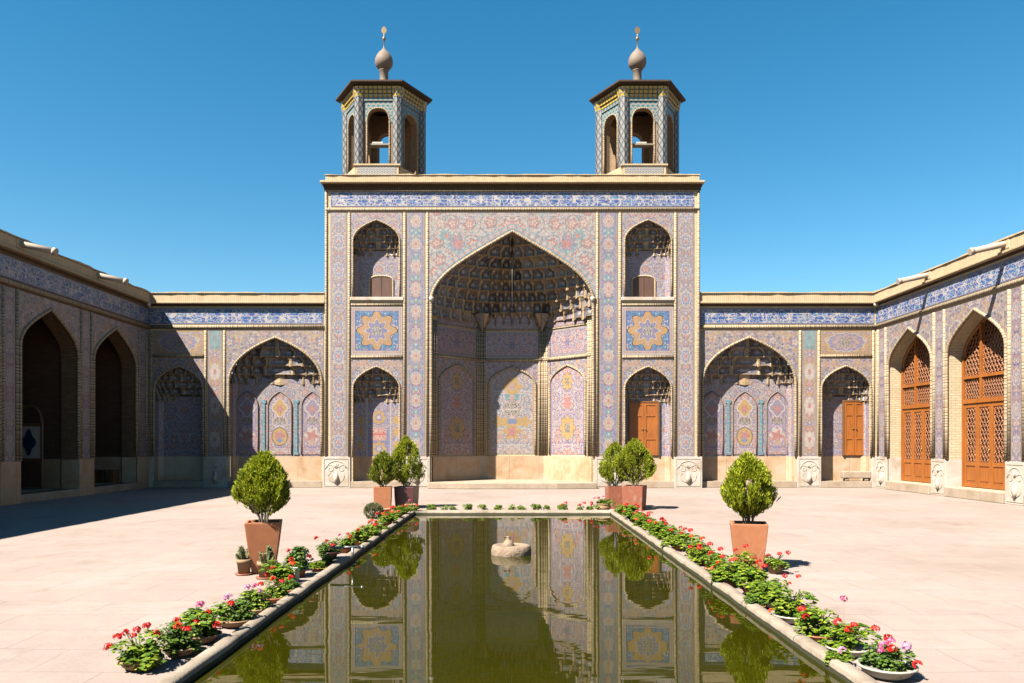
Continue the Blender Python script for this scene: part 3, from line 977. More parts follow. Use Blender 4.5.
def recess(th, xf, aL, aR, zf, zs, za, kind, depth, y0, zdado, zmuq, back_mat, tiers, ncell, uvc, door=None):
    """back, sides, dado and stalactite hood of a shallow niche; returns the back"""
    ch = .14
    pl = [(aL - .004, y0), (aL - .004, y0 + depth - ch), (aL + ch, y0 + depth), (aR - ch, y0 + depth), (aR + .004, y0 + depth - ch), (aR + .004, y0)]
    bk = MB()
    ztop = zmuq + .15
    for (p, q) in zip(pl, pl[1:]):
        bk.face([(p[0], p[1], zdado), (q[0], q[1], zdado), (q[0], q[1], ztop), (p[0], p[1], ztop)],
                [(p[0] - uvc[0] + (p[1] - y0 - depth) * (1 if p[0] < uvc[0] else -1), zdado - uvc[1]), (q[0] - uvc[0] + (q[1] - y0 - depth) * (1 if q[0] < uvc[0] else -1), zdado - uvc[1]),
                 (q[0] - uvc[0] + (q[1] - y0 - depth) * (1 if q[0] < uvc[0] else -1), ztop - uvc[1]), (p[0] - uvc[0] + (p[1] - y0 - depth) * (1 if p[0] < uvc[0] else -1), ztop - uvc[1])])
    o = bk.build('niche_back', back_mat, th, xf)
    if zdado > zf:
        dd = MB(); e = .02
        pd = [(aL + e * .2, y0 + .01), (aL + e * .2, y0 + depth - ch - e), (aL + ch + e * .4, y0 + depth - e), (aR - ch - e * .4, y0 + depth - e), (aR - e * .2, y0 + depth - ch - e), (aR - e * .2, y0 + .01)]
        for (p, q) in zip(pd, pd[1:]):
            dd.face([(p[0], p[1], zf), (q[0], q[1], zf), (q[0], q[1], zdado), (p[0], p[1], zdado)])
            dd.face([(p[0], p[1], zdado), (q[0], q[1], zdado), (q[0], q[1] + .03, zdado + .001), (p[0], p[1] + .03, zdado + .001)])
        dd.build('dado', 'tan_stone', th, xf)
    fl = MB(); fl.face([(aL - .01, y0, zf + .002), (aR + .01, y0, zf + .002), (aR + .01, y0 + depth + .01, zf + .002), (aL - .01, y0 + depth + .01, zf + .002)])
    fl.build('niche_floor', 'step_stone', th, xf)
    q = MB()
    muqarnas(q, (aL + aR) / 2, half_width(aL, aR, zs, za, kind), depth, zmuq, za - .02, tiers, ncell, y0 + .005, conc=.09, lip=.07)
    q.build('muqarnas', 'muqarnas', th, xf)
    return o

# ------------------------------------------------------------------ ground and water
XC = 0.084                      # middle of the court
Y0 = 28.13                      # face of the great portal
Y1 = 28.33                      # face of the arcades on either side of it
XL, XR = XC - 13.42, XC + 13.42 # faces of the side wings
fa = lambda px: (px - 512.3) / 27.3
fz = lambda py: 1.65 + (443 - py) / 27.3
wa = lambda px: (px - 512.3) / 27.1
wz = lambda py: 1.65 + (443 - py) / 27.1
PX0, PX1, PY0, PY1 = -2.22, 2.33, 2.6, 17.85      # water
CW = .125                                          # coping width
CZ = .07                                          # coping top

g_ = MB()
gx0, gx1, gy0, gy1 = PX0 - .08, PX1 + .08, PY0 - .08, PY1 + .08
B = 600
xs = [-B, gx0, gx1, B]; ys = [-B, gy0, gy1, B]
for i in range(3):
    for j in range(3):
        if i == 1 and j == 1: continue
        g_.face([(xs[i], ys[j], 0), (xs[i + 1], ys[j], 0), (xs[i + 1], ys[j + 1], 0), (xs[i], ys[j + 1], 0)])
tag(g_.build('ground', 'paving'), kind='structure')
w_ = MB(); w_.face([(PX0 - .02, PY0 - .02, 0), (PX1 + .02, PY0 - .02, 0), (PX1 + .02, PY1 + .02, 0), (PX0 - .02, PY1 + .02, 0)])
o = w_.build('water', 'water', loc=(0, 0, -.012)); tag(o, kind='structure')

pool = thing('pool_basin', 'long rectangular stone pool rim around the green water of the court', 'pool', (0, 0, 0))
def coping_run(x0, x1, y0, y1):
    b = MB(); L = max(x1 - x0, y1 - y0)
    along_y = (y1 - y0) > (x1 - x0)
    n = int(L / .35)
    rnd = random.Random(int(x0 * 100))
    # gently uneven top edges
    rows = []
    for i in range(n + 1):
        t = i / n
        j = [rnd.uniform(-.008, .008) for _ in range(3)]
        if along_y:
            y = y0 + (y1 - y0) * t
            rows.append([(x0 + j[0], y, -.4), (x0 + j[0], y, CZ - .02 + j[2] * .5), (x0 + .018 + j[0], y, CZ + j[2] * .5), (x1 - .018 + j[1], y, CZ + j[2] * .5), (x1 + j[1], y, CZ - .02 + j[2] * .5), (x1 + j[1], y, -.4)])
        else:
            x = x0 + (x1 - x0) * t
            rows.append([(x, y1 + j[0], -.4), (x, y1 + j[0], CZ - .02), (x, y1 - .025 + j[0], CZ), (x, y0 + .025 + j[1], CZ), (x, y0 + j[1], CZ - .02), (x, y0 + j[1], -.4)])
    for r0, r1 in zip(rows, rows[1:]):
        for k in range(5): b.face([r0[k], r0[k + 1], r1[k + 1], r1[k]], None, True)
    b.face(rows[0]); b.face(list(reversed(rows[-1])))
    return b
for (x0, x1, y0, y1) in ((PX0 - CW, PX0, PY0 - CW, PY1 + .36), (PX1, PX1 + CW, PY0 - CW, PY1 + .36)):
    coping_run(x0, x1, y0, y1).build('rim', 'coping', pool)
for (x0, x1, y0, y1) in ((PX0, PX1, PY1, PY1 + .33), (PX0, PX1, PY0 - CW, PY0)):
    coping_run(x0, x1, y0, y1).build('rim', 'coping', pool)

def uneven_cap(a0, a1, d0, d1, z0, z1):
    b = MB(); rnd = random.Random(int(a0 * 31)); rows = []
    n = max(4, int((a1 - a0) / .28)); dz = 0
    for i in range(n + 1):
        a = a0 + (a1 - a0) * i / n
        dz = .6 * dz + rnd.uniform(-.018, .014) - (.03 if rnd.random() < .06 else 0); dy = rnd.uniform(-.012, .012)
        rows.append([(a, d0 + dy, z0), (a, d0 + dy, z1 + dz), (a, d1, z1 + dz * .5), (a, d1, z0)])
    for p, q in zip(rows, rows[1:]):
        for k in range(4): b.face([p[k], q[k], q[(k + 1) % 4], p[(k + 1) % 4]])
    b.face(rows[0]); b.face(list(reversed(rows[-1])))
    return b

# ------------------------------------------------------------------ the great portal
portal = thing('iwan_portal', 'tall tiled portal with the great pointed arch and blue script frieze, between the two turrets', 'mosque portal', (XC, Y0, 0))
T = portal
NL, NR = fa(353), fa(400)
HW = 2.967
NZ = dict(l=(.24, fz(389), fz(366.5), 'wing'), u=(fz(300), fz(241.5), fz(220), 'wing'))
ZS, ZA = fz(300), fz(231.5)
PL, PR = fa(325), fa(700)
wl = MB()
wall(wl, PL, PR, 0, fz(184), [(NL, NR, [NZ['l'], NZ['u']]), (-NR, -NL, [NZ['l'], NZ['u']]), (-HW, HW, [(.2, ZS, ZA, 'great')])], .12)
# flanks, back and roof of the block
wl.face([(PL, 5.5, 0), (PL, 0, 0), (PL, 0, fz(184)), (PL, 5.5, fz(184))])
wl.face([(PR, 0, 0), (PR, 5.5, 0), (PR, 5.5, fz(184)), (PR, 0, fz(184))])
wl.face([(PR, 5.5, 0), (PL, 5.5, 0), (PL, 5.5, fz(184)), (PR, 5.5, fz(184))])
wl.build('wall', 'pale_brick', T)
rf = MB().box(PL - .02, PR + .02, .3, 5.5, fz(184) + .002, fz(179))
rf.build('roof', 'roof_earth', T)
cn = MB()
cn.box(PL - .03, PR + .03, -.035, .3, fz(190.3), fz(187.2)); cn.box(PL - .06, PR + .06, -.07, .3, fz(187.2) + .002, fz(184.6))
cn.build('corbel_course', 'shadow_brick', T)
cn = MB().box(PL - .13, PR + .13, -.24, .5, fz(184.6) + .002, fz(182.2)); cn.build('cornice', 'parapet_brick', T, bevel=.015)
cn = MB().box(PL + .02, PR - .02, -.02, .35, fz(182.2) + .002, fz(175.5)); cn.build('parapet', 'parapet_brick', T, bevel=.015)
cn = uneven_cap(PL, PR, -.05, .38, fz(175.5) + .002, fz(174.4)); cn.build('parapet_cap', 'parapet_brick', T)
f = MB().rect(fa(331), fa(694), fz(206.8), fz(192), -.014); f.build('inscription_frieze', 'frieze', T, uvo=(0, fz(199.4)))
def rope(a0, z0, z1, r=.045, y=-.012, th=None):
    return vrope(MB(), a0, z0, z1, r, y).build('rope_moulding', 'rope', th or T)
def hr(a0, a1, z, r=.05, y=-.012, th=None):
    return hrope(MB(), a0, a1, z, r, y).build('rope_moulding', 'rope', th or T)
ZD = 1.15
hr(PL + .02, PR - .02, fz(209.6), .062)
hr(PL + .02, PR - .02, fz(190.9), .03)
ZT = fz(212.6)
for s in (-1, 1):
    m2 = lambda p: sorted((s * abs(p[0]), s * abs(p[1])))
    rope(s * abs(fa(326.2)), ZD, fz(192), .045)
    for px in (349.3, 404.6, 427.4): rope(s * abs(fa(px)), ZD, ZT, .048)
    a, b = m2((fa(330.5), fa(347)))
    MB().rect(a, b, ZD, ZT, -.014).build('tile_strip', 'outer_strip', T, uvo=((a + b) / 2, ZD))
    a, b = m2((fa(407), fa(425)))
    MB().rect(a, b, ZD, ZT, -.014).build('tile_strip', 'blue_strip', T, uvo=((a + b) / 2, ZD))
    # bay with two niches and a square panel between
    bL, bR = m2((fa(351.3), fa(402.6)))
    aL, aR = sorted((s * abs(NL), s * abs(NR)))
    c = (aL + aR) / 2
    zb, zs, za, kd = NZ['u']
    MB().sheet(spandrel(bL, bR, aL, aR, zs, za, ZT, fz(299), kd), -.014, .014).build('spandrel', 'pale_spandrel', T, uvo=(c, zs))
    arch_trim(MB(), aL, aR, zs, za, kd, .035, -.022, zb + .09).build('arch_trim', 'rope', T)
    MB().box(bL - .04, bR + .04, -.07, .5, zb - .02, zb + .10).build('sill', 'marble', T, bevel=.012)
    recess(T, None, aL, aR, zb + .09, zs, za, kd, .38, .12, zb + .09, fz(252), 'niche_back', 5, 9, (c, fz(277)))
    # shuttered window in the upper niche
    wx0, wx1, wz0, wz1 = fa(367) if s < 0 else fa(634), fa(391) if s < 0 else fa(657.5), fz(298.5), fz(277)
    yb = .50
    wd = MB(); p_ = arch(wx0, wx1, wz1, wz1 + .15, 'seg', 6)
    wd.tube([(wx0, yb - .02, wz0), (wx0, yb - .02, wz1)] + [(x, yb - .02, z) for x, z in p_[1:-1]] + [(wx1, yb - .02, wz1), (wx1, yb - .02, wz0)], .03, 6, closed=True, sm=False)
    wd = wd.build('window', 'pale_brick', T)
    sh = MB(); mid = (wx0 + wx1) / 2
    sh.sheet(arch_fill(wx0, wx1, wz0, wz1, wz1 + .15, 'seg', 6), yb - .025, .02)
    sh.build('shutter', 'dull_wood', wd)
    sh = MB(); sh.box(mid - .012, mid + .012, yb - .04, yb - .027, wz0 + .04, wz1 + .1); sh.build('mullion', 'dull_wood', wd)
    # square panel
    hr(bL, bR, fz(357), .055); hr(bL, bR, fz(304.8), .04)
    MB().rect(bL, bR, fz(355.2), fz(306.6), -.014).build('rosette_panel', 'rosette_panel', T, uvo=((bL + bR) / 2, fz(330.7)))
    zb, zs, za, kd = NZ['l']
    MB().sheet(spandrel(bL, bR, aL, aR, zs, za, fz(359), ZD, kd), -.014, .014).build('spandrel', 'ochre_spandrel', T, uvo=(c, zs))
    arch_trim(MB(), aL, aR, zs, za, kd, .035, -.022, ZD).build('arch_trim', 'rope', T)
    bkm = 'niche_medallions' if s < 0 else 'niche_back'
    recess(T, None, aL, aR, zb, zs, za, kd, .38, .12, ZD, fz(401), bkm, 5, 9, (c, fz(432)))
    for px0, px1 in ((322.5, 350.5), (403, 430)):
        a, b = m2((fa(px0), fa(px1)))
        if px0 > 400: a, b = (a, b - .0)
        dado_block(T, None, a, b, ZD, -.045)
    MB().box(min(s * abs(fa(350)), s * abs(fa(403.5))), max(s * abs(fa(350)), s * abs(fa(403.5))), -.03, .14, 0, .24).build('step', 'step_stone', T, bevel=.015)
# double door in the lower niche on the right
def plank_door(th, xf, x0, x1, z0, z1, y, m='orange_wood', label=None, frame_w=.06):
    d = MB()
    d.box(x0 - frame_w, x0, y - .05, y + .03, z0, z1 + frame_w); d.box(x1, x1 + frame_w, y - .05, y + .03, z0, z1 + frame_w)
    d.box(x0, x1, y - .05, y + .03, z1 + .001, z1 + frame_w)
    o = d.build('door', 'brown_wood', th, xf)
    mid = (x0 + x1) / 2
    for (p, q, sd) in ((x0 + .005, mid - .006, 1), (mid + .006, x1 - .005, -1)):
        lf = MB(); lf.box(p, q, y - .015, y + .02, z0 + .01, z1 - .005)
        st = .075
        for (u0, u1) in ((p, p + st), (q - st, q)): lf.box(u0, u1, y - .035, y - .016, z0 + .01, z1 - .005)
        for (v0, v1) in ((z0 + .01, z0 + .13), (z0 + (z1 - z0) * .30, z0 + (z1 - z0) * .30 + .09), (z0 + (z1 - z0) * .74, z0 + (z1 - z0) * .74 + .08), (z1 - .10, z1 - .005)):
            lf.box(p + st, q - st, y - .033, y - .016, v0, v1)
        l = lf.build('leaf', m, o, xf)
        hd = MB(); hx = q - .05 if sd > 0 else p + .05
        hd.lathe([(0, -.02), (.03, -.01), (.03, .01), (0, .02)], (hx, y - .05, (z0 + z1) / 2), 8); hd.build('knob', 'bronze', o, xf)
    return o
plank_door(T, None, fa(632), fa(660), ZD + .03, fz(402), .455)
# the great arch and its apse
bL, bR = fa(429.2), fa(595.2)
MB().sheet(spandrel(bL, bR, -HW, HW, ZS, ZA, ZT, ZD, 'great'), -.014, .014).build('great_spandrel', 'great_spandrel', T, uvo=(0, fz(262)))
arch_band(MB(), -HW, HW, ZS, ZA, 'great', .10, .30, -.020, .006).build('border_band', 'border_band', T)
arch_trim(MB(), -HW, HW, ZS, ZA, 'great', .055, -.03, ZD).build('arch_trim', 'rope', T)
for s in (-1, 1):
    MB().lathe([(0, -.09), (.07, -.06), (.09, .02), (.10, .09), (0, .10)], (s * (HW - .02), -.06, fz(300)), 10).build('corbel_stone', 'marble', T)
AP = [(-HW, .12), (-HW, .28), (-1.25, 2.02), (1.25, 2.02), (HW, .28), (HW, .12)]
ZL = 4.9
MB().prism([(-3.05, -.5), (-1.6, -.72), (1.6, -.72), (3.05, -.5), (HW, .14), (1.3, 2.2), (-1.3, 2.2), (-HW, .14)], 0, .22).build('step', 'step_stone', T, bevel=.02)
bw = MB()
for p, q in zip(AP, AP[1:]):
    bw.face([(p[0], p[1], .2), (q[0], q[1], .2), (q[0], q[1], 6.7), (p[0], p[1], 6.7)],
            [(0, .2), (math.hypot(q[0] - p[0], q[1] - p[1]), .2), (math.hypot(q[0] - p[0], q[1] - p[1]), 6.7), (0, 6.7)])
bw.build('apse_wall', 'pale_brick', T)
for (p, q, centre) in ((AP[1], AP[2], False), (AP[2], AP[3], True), (AP[3], AP[4], False)):
    t = Vector((q[0] - p[0], q[1] - p[1], 0)); L = t.length; t.normalize()
    nrm = Vector((-t.y, t.x, 0))
    xf = Matrix(((t.x, nrm.x, 0, p[0]), (t.y, nrm.y, 0, p[1]), (0, 0, 1, 0), (0, 0, 0, 1)))
    m = L / 2; hw = .92 if centre else .90
    zs, za = 3.9, 4.62
    MB().sheet(arch_fill(m - hw, m + hw, 1.22, zs, za, 'wing'), -.010, .010).build('tile_panel', 'apse_centre_panel' if centre else 'apse_side_panel', T, xf, uvo=(m, 2.9))
    MB().sheet(spandrel(m - hw - .12, m + hw + .12, m - hw - .04, m + hw + .04, zs, za + .05, ZL - .06, ZL - .9, 'wing'), -.012, .012).build('spandrel', 'apse_upper_panel' if centre else 'ochre_spandrel', T, xf, uvo=(m, 4.6))
    arch_trim(MB(), m - hw, m + hw, zs, za, 'wing', .045, -.02, 1.2).build('arch_trim', 'rope', T, xf)
    for xx in (.06, .17, L - .17, L - .06): vrope(MB(), xx, 1.15, 6.2, .052, -.01).build('rope_moulding', 'rope', T, xf)
    hrope(MB(), .04, L - .04, ZL, .06, -.025).build('ledge', 'rope', T, xf)
    MB().rect(.24, L - .24, ZL + .10, 6.02, -.012).build('tile_panel', 'apse_upper_panel', T, xf, uvo=(m, 5.5))
    hrope(MB(), .04, L - .04, 6.08, .035, -.015).build('rope_moulding', 'rope', T, xf)
    # scalloped tympanum above the panel
    MB().sheet(arch_fill(.26, L - .26, 6.13, 6.15, 6.9, 'wing'), -.03, .03).build('tympanum', 'apse_upper_panel', T, xf, uvo=(m, 6.5))
    MB().box(.0, L, -.05, .03, .2, 1.15).build('dado', 'tan_stone', T, xf, bevel=.01)
mq = MB()
muqarnas(mq, 0, half_width(-HW, HW, ZS, ZA, 'great'), 1.93, 6.35, ZA - .04, 8, 18, .02, mv=6, mu=6, conc=.17, lip=.05, sq=1.15, dexp=.80, drop=.09,
         plan=[(-1, 0), (-.71, .5), (-.421, 1), (-.14, 1), (.14, 1), (.421, 1), (.71, .5), (1, 0)])
mq.build('muqarnas', 'muqarnas', T)
# stalactite pendants hanging where the facets meet
for (px_, py_) in ((-1.25, 2.02), (1.25, 2.02)):
    pd = MB(); k = .93
    for i, (r, z) in enumerate(((.03, 6.02), (.09, 6.12), (.15, 6.24), (.22, 6.36), (.30, 6.48))):
        n = 8
        r2 = r + .07
        pd.lathe([(r * .6, z - .02), (r, z + .03), (r2, z + .15), (r2, z + .18)], (px_ * k, py_ * k - .05, 0), n, False)
    pd.build('pendant', 'muqarnas', T)

# chain for a lamp, hung from the crown of the vault
ch = MB().tube([(0, 0, 0), (0, 0, -2.35)], .016, 6)
o = ch.build('lamp_chain', 'steel', loc=(XC, Y0 + .45, fz(240))); tag(o, 'thin pale lamp chain hanging down the middle of the great arch', 'chain')
b = MB().box(-.45, .45, -.25, .35, 0, .20).box(-.35, .05, -.15, .25, .201, .28)
o = b.build('roof_hatch', 'parapet_brick', loc=(XC + fa(576), Y0 + .75, fz(176.5)), bevel=.02); tag(o, 'low brick hatch on the portal roof beside the right turret', 'hatch')

# ------------------------------------------------------------------ arcades on either side of the portal
def back_arcade(s):
    side = 'left' if s < 0 else 'right'
    th = thing('back_arcade', ('low tiled arcade left of the portal, half in the shade of the wing' if s < 0 else
               'sunlit low tiled arcade right of the portal, with one orange wooden door'), 'arcade wall', (XC, Y1, 0))
    S = lambda px: s * abs(wa(px))
    def pr(p, q): return tuple(sorted((S(p), S(q))))
    a0, a1 = pr(148.5, 325.5)
    big = pr(229.2, 322); sm = pr(154, 203.5)
    ob = (.24, wz(382), wz(337.5), 'wing'); os_ = (.24, wz(389), wz(366), 'wing')
    w = MB(); wall(w, a0, a1, 0, wz(304), [(*big, [ob]), (*sm, [os_])], .12); w.build('wall', 'pale_brick', th)
    MB().box(a0, a1, .3, 5.5, wz(306), wz(303)).build('roof', 'roof_earth', th)
    MB().box(min(s * 13.38, s * 20.0), max(s * 13.38, s * 20.0), .01, 5.5, 0, wz(303.2)).build('corner_block', 'brown_shade_brick', th)
    MB().box(a0, a1, -.04, .3, wz(306.3), wz(304.3)).build('corbel_course', 'shadow_brick', th)
    MB().box(a0, a1, -.20, .3, wz(304.3) + .002, wz(302.4)).build('cornice', 'parapet_brick', th, bevel=.012)
    MB().box(a0, a1, -.12, .3, wz(302.4) + .002, wz(294)).build('parapet', 'parapet_brick', th, bevel=.012)
    uneven_cap(a0, a1, -.16, .34, wz(294) + .002, wz(292.6)).build('parapet_cap', 'parapet_brick', th)
    zt, zb_ = wz(308.5), wz(324)
    MB().rect(a0 + .02, a1 - .08, zb_, zt, -.014).build('inscription_frieze', 'wing_frieze', th, uvo=(0, (zt + zb_) / 2))
    hr(a0, a1, wz(327), .07, th=th)
    ZP = wz(330.6)
    for px in (151.5, 205.8, 224.6): rope(S(px), ZD, ZP, .045, th=th)
    st = pr(208, 222.4); MB().rect(*st, ZD, ZP, -.014).build('tile_strip', 'ochre_strip', th, uvo=(sum(st) / 2, ZD))
    if s < 0:
        for px in (): pass
    # large bay
    bay = pr(226.6, 323.6); c = sum(big) / 2
    MB().sheet(spandrel(*bay, *big, ob[1], ob[2], ZP, ZD, 'wing'), -.014, .014).build('spandrel', 'wing_spandrel', th, uvo=(c, ob[1]))
    arch_trim(MB(), *big, ob[1], ob[2], 'wing', .05, -.024, ZD).build('arch_trim', 'rope', th)
    recess(th, None, *big, .24, ob[1], ob[2], 'wing', .43, .12, ZD, wz(382), 'recess_field', 5, 10, (c, 2.35))
    yb = .55
    for off, hw, mm in ((-32.5, .40, 'flower_panel'), (0, .44, 'vase_panel'), (32.5, .40, 'flower_panel')):
        x = c + off / 26.6
        pn = MB().sheet(arch_fill(x - hw, x + hw, 1.22, 3.0, 3.58, 'wing'), yb - .022, .02).build('arched_panel', mm, th, None, (x, 2.35))
        arch_trim(MB(), x - hw, x + hw, 3.0, 3.58, 'wing', .022, yb - .03, 1.2).build('panel_border', 'turned_plaster', pn)
    for off in (-16.3, 16.3):
        x = c + off / 26.6
        cl = MB(); cl.box(x - .055, x + .055, yb - .03, yb - .004, 1.3, 3.15); cl.box(x - .10, x + .10, yb - .035, yb - .003, 3.151, 3.27); cl.box(x - .09, x + .09, yb - .035, yb - .003, 1.2, 1.299)
        cl.build('colonnette', 'turquoise', th)
    # small bay
    bay = pr(153.2, 204.6); c = sum(sm) / 2
    MB().rect(*bay, wz(354), ZP, -.014).build('oval_panel', 'oval_panel', th, None, (c, (wz(354) + ZP) / 2))
    hr(*bay, wz(356), .055, th=th)
    MB().sheet(spandrel(*bay, *sm, os_[1], os_[2], wz(358.4), ZD, 'wing'), -.014, .014).build('spandrel', 'ochre_spandrel', th, uvo=(c, os_[1]))
    arch_trim(MB(), *sm, os_[1], os_[2], 'wing', .04, -.022, ZD).build('arch_trim', 'rope', th)
    recess(th, None, *sm, .24, os_[1], os_[2], 'wing', .40, .12, ZD, wz(400), 'niche_back', 5, 9, (c, 2.5))
    dado_block(th, None, *pr(203.8, 228), ZD, -.045)
    dado_block(th, None, *pr(148.5, 153.2), ZD, -.03, False)
    for q in (pr(153.4, 203.6), pr(228.2, 322.3)): MB().box(*q, -.035, .14, 0, .24).build('step', 'step_stone', th, bevel=.015)
    if s > 0:
        plank_door(th, None, wa(849.5), wa(870), ZD + .03, wz(401), .475)
    return th
arc_l = back_arcade(-1); arc_r = back_arcade(1)
# stone trough on the ledge under the small door
tb = thing('stone_trough', 'worn pale stone block with a hollow, on the ledge below the small orange door', 'trough', (XC + wa(857), Y1 - .02, .245))
bb = MB().box(-.52, .52, 0, .26, .10, .36).box(-.44, -.28, .03, .22, 0, .098).box(.28, .44, .03, .22, 0, .098)
bb.build('block', 'step_stone', tb, bevel=.03)

# ------------------------------------------------------------------ side wings
def lattice(mb, x0, x1, z0, z1, y, inside=None, step=.15, r=.011):
    """turned-wood lattice: two sets of slanted bars, uprights and small rings"""
    def seg(p, q):
        # keep only the part inside the outline
        n = 24; run = None
        for i in range(n + 1):
            t = i / n; x = p[0] + (q[0] - p[0]) * t; z = p[1] + (q[1] - p[1]) * t
            ok = x0 <= x <= x1 and z0 <= z <= z1 and (inside is None or inside(x, z))
            if ok:
                if run is None: run = (x, z)
                last = (x, z)
            if (not ok or i == n) and run is not None:
                if math.hypot(last[0] - run[0], last[1] - run[1]) > .02:
                    mb.tube([(run[0], y, run[1]), (last[0], y, last[1])], r, 4, False, sm=False)
                run = None
    W, H = x1 - x0, z1 - z0
    k = -H
    while k < W:
        seg((x0 + k, z0), (x0 + k + H * .6, z0 + H)); k += step
    k = 0
    while k < W + H:
        seg((x0 + k, z0), (x0 + k - H * .6, z0 + H)); k += step
    nz = int(H / (step * .85)); nx = int(W / step)
    for i in range(nx):
        for j in range(nz):
            cx, cz = x0 + (i + .5) * W / nx, z0 + (j + .5) * H / nz
            if inside is not None and not inside(cx, cz): continue
            rr = step * .27
            mb.tube([(cx + rr * math.cos(q * PI / 3), y - .006, cz + rr * math.sin(q * PI / 3)) for q in range(6)], r * .9, 4, closed=True, sm=False)

def screen_door(th, aL, aR, zf, zs, za, y, far):
    """arched timber screen: four leaves below, lattice lights above. far = side of the narrow upper light (-1 left)"""
    m = 'orange_wood'
    fr = MB(); W = aR - aL; fw = .09
    hwf = half_width(aL, aR, zs, za, 'side'); c = (aL + aR) / 2
    zt = zf + 2.55; z2 = zf + 3.30
    fr.box(aL, aL + fw, y - .06, y + .05, zf, zs); fr.box(aR - fw, aR, y - .06, y + .05, zf, zs)
    p = arch(aL + fw * .5, aR - fw * .5, zs, za - fw * .5, 'side')
    fr.tube([(x, y, z) for x, z in p], fw * .55, 6, sm=False)
    fr.box(aL + fw, aR - fw, y - .07, y + .05, zt, zt + .13)
    fr.box(aL + fw, aR - fw, y - .055, y + .05, z2, z2 + .09)
    xm = aL + W * .33 if far < 0 else aR - W * .33
    ztop = zs + 0.0
    for z in [i * .02 + zs for i in range(90)]:
        if hwf(z) > abs(xm - c) + .04: ztop = z
    fr.box(xm - .05, xm + .05, y - .05, y + .045, zt + .131, z2 - .001); fr.box(xm - .05, xm + .05, y - .05, y + .045, z2 + .091, ztop)
    door = fr.build('door', m, th)
    x0, x1 = aL + fw + .005, aR - fw - .005
    n = 4; lw = (x1 - x0) / n
    for i in range(n):
        p, q = x0 + i * lw + .006, x0 + (i + 1) * lw - .006
        st = .085
        lf = MB()
        lf.box(p, p + st, y - .035, y + .02, zf + .02, zt - .01); lf.box(q - st, q, y - .035, y + .02, zf + .02, zt - .01)
        for v0, v1 in ((zf + .02, zf + .14), (zf + .66, zf + .78), (zt - .13, zt - .01)): lf.box(p + st, q - st, y - .034, y + .02, v0, v1)
        lf.box(p + st, q - st, y - .012, y + .012, zf + .141, zf + .659)
        lf.box(p + st + .05, q - st - .05, y - .026, y - .013, zf + .21, zf + .59)
        leaf = lf.build('leaf', m, door)
        la = MB(); lattice(la, p + st, q - st, zf + .78, zt - .13, y - .012, step=.14, r=.0075); la.build('lattice', m, door)
        if i == 1:
            kb = MB().lathe([(0, -.03), (.022, -.02), (.026, .02), (0, .03)], (q - .04, y - .06, zf + 1.15), 8).build('handle', 'brass', door)
    for (p, q) in ((aL + fw, xm - .05), (xm + .05, aR - fw)):
        la = MB(); lattice(la, p, q, zt + .13, z2, y, step=.115, r=.0065); la.build('lattice', m, door)
        la = MB(); lattice(la, p, q, z2 + .09, za, y, inside=lambda x, z: hwf(z) > abs(x - c) + .05, step=.15, r=.008); la.build('lattice', m, door)
    gl = MB().sheet(arch_fill(aL + .02, aR - .02, zf, zs, za - .02, 'side'), y + .06, .01); gl.build('dark_pane', 'dark_glass', door)  # opaque near-black sheet stands in for the unlit room behind
    return door

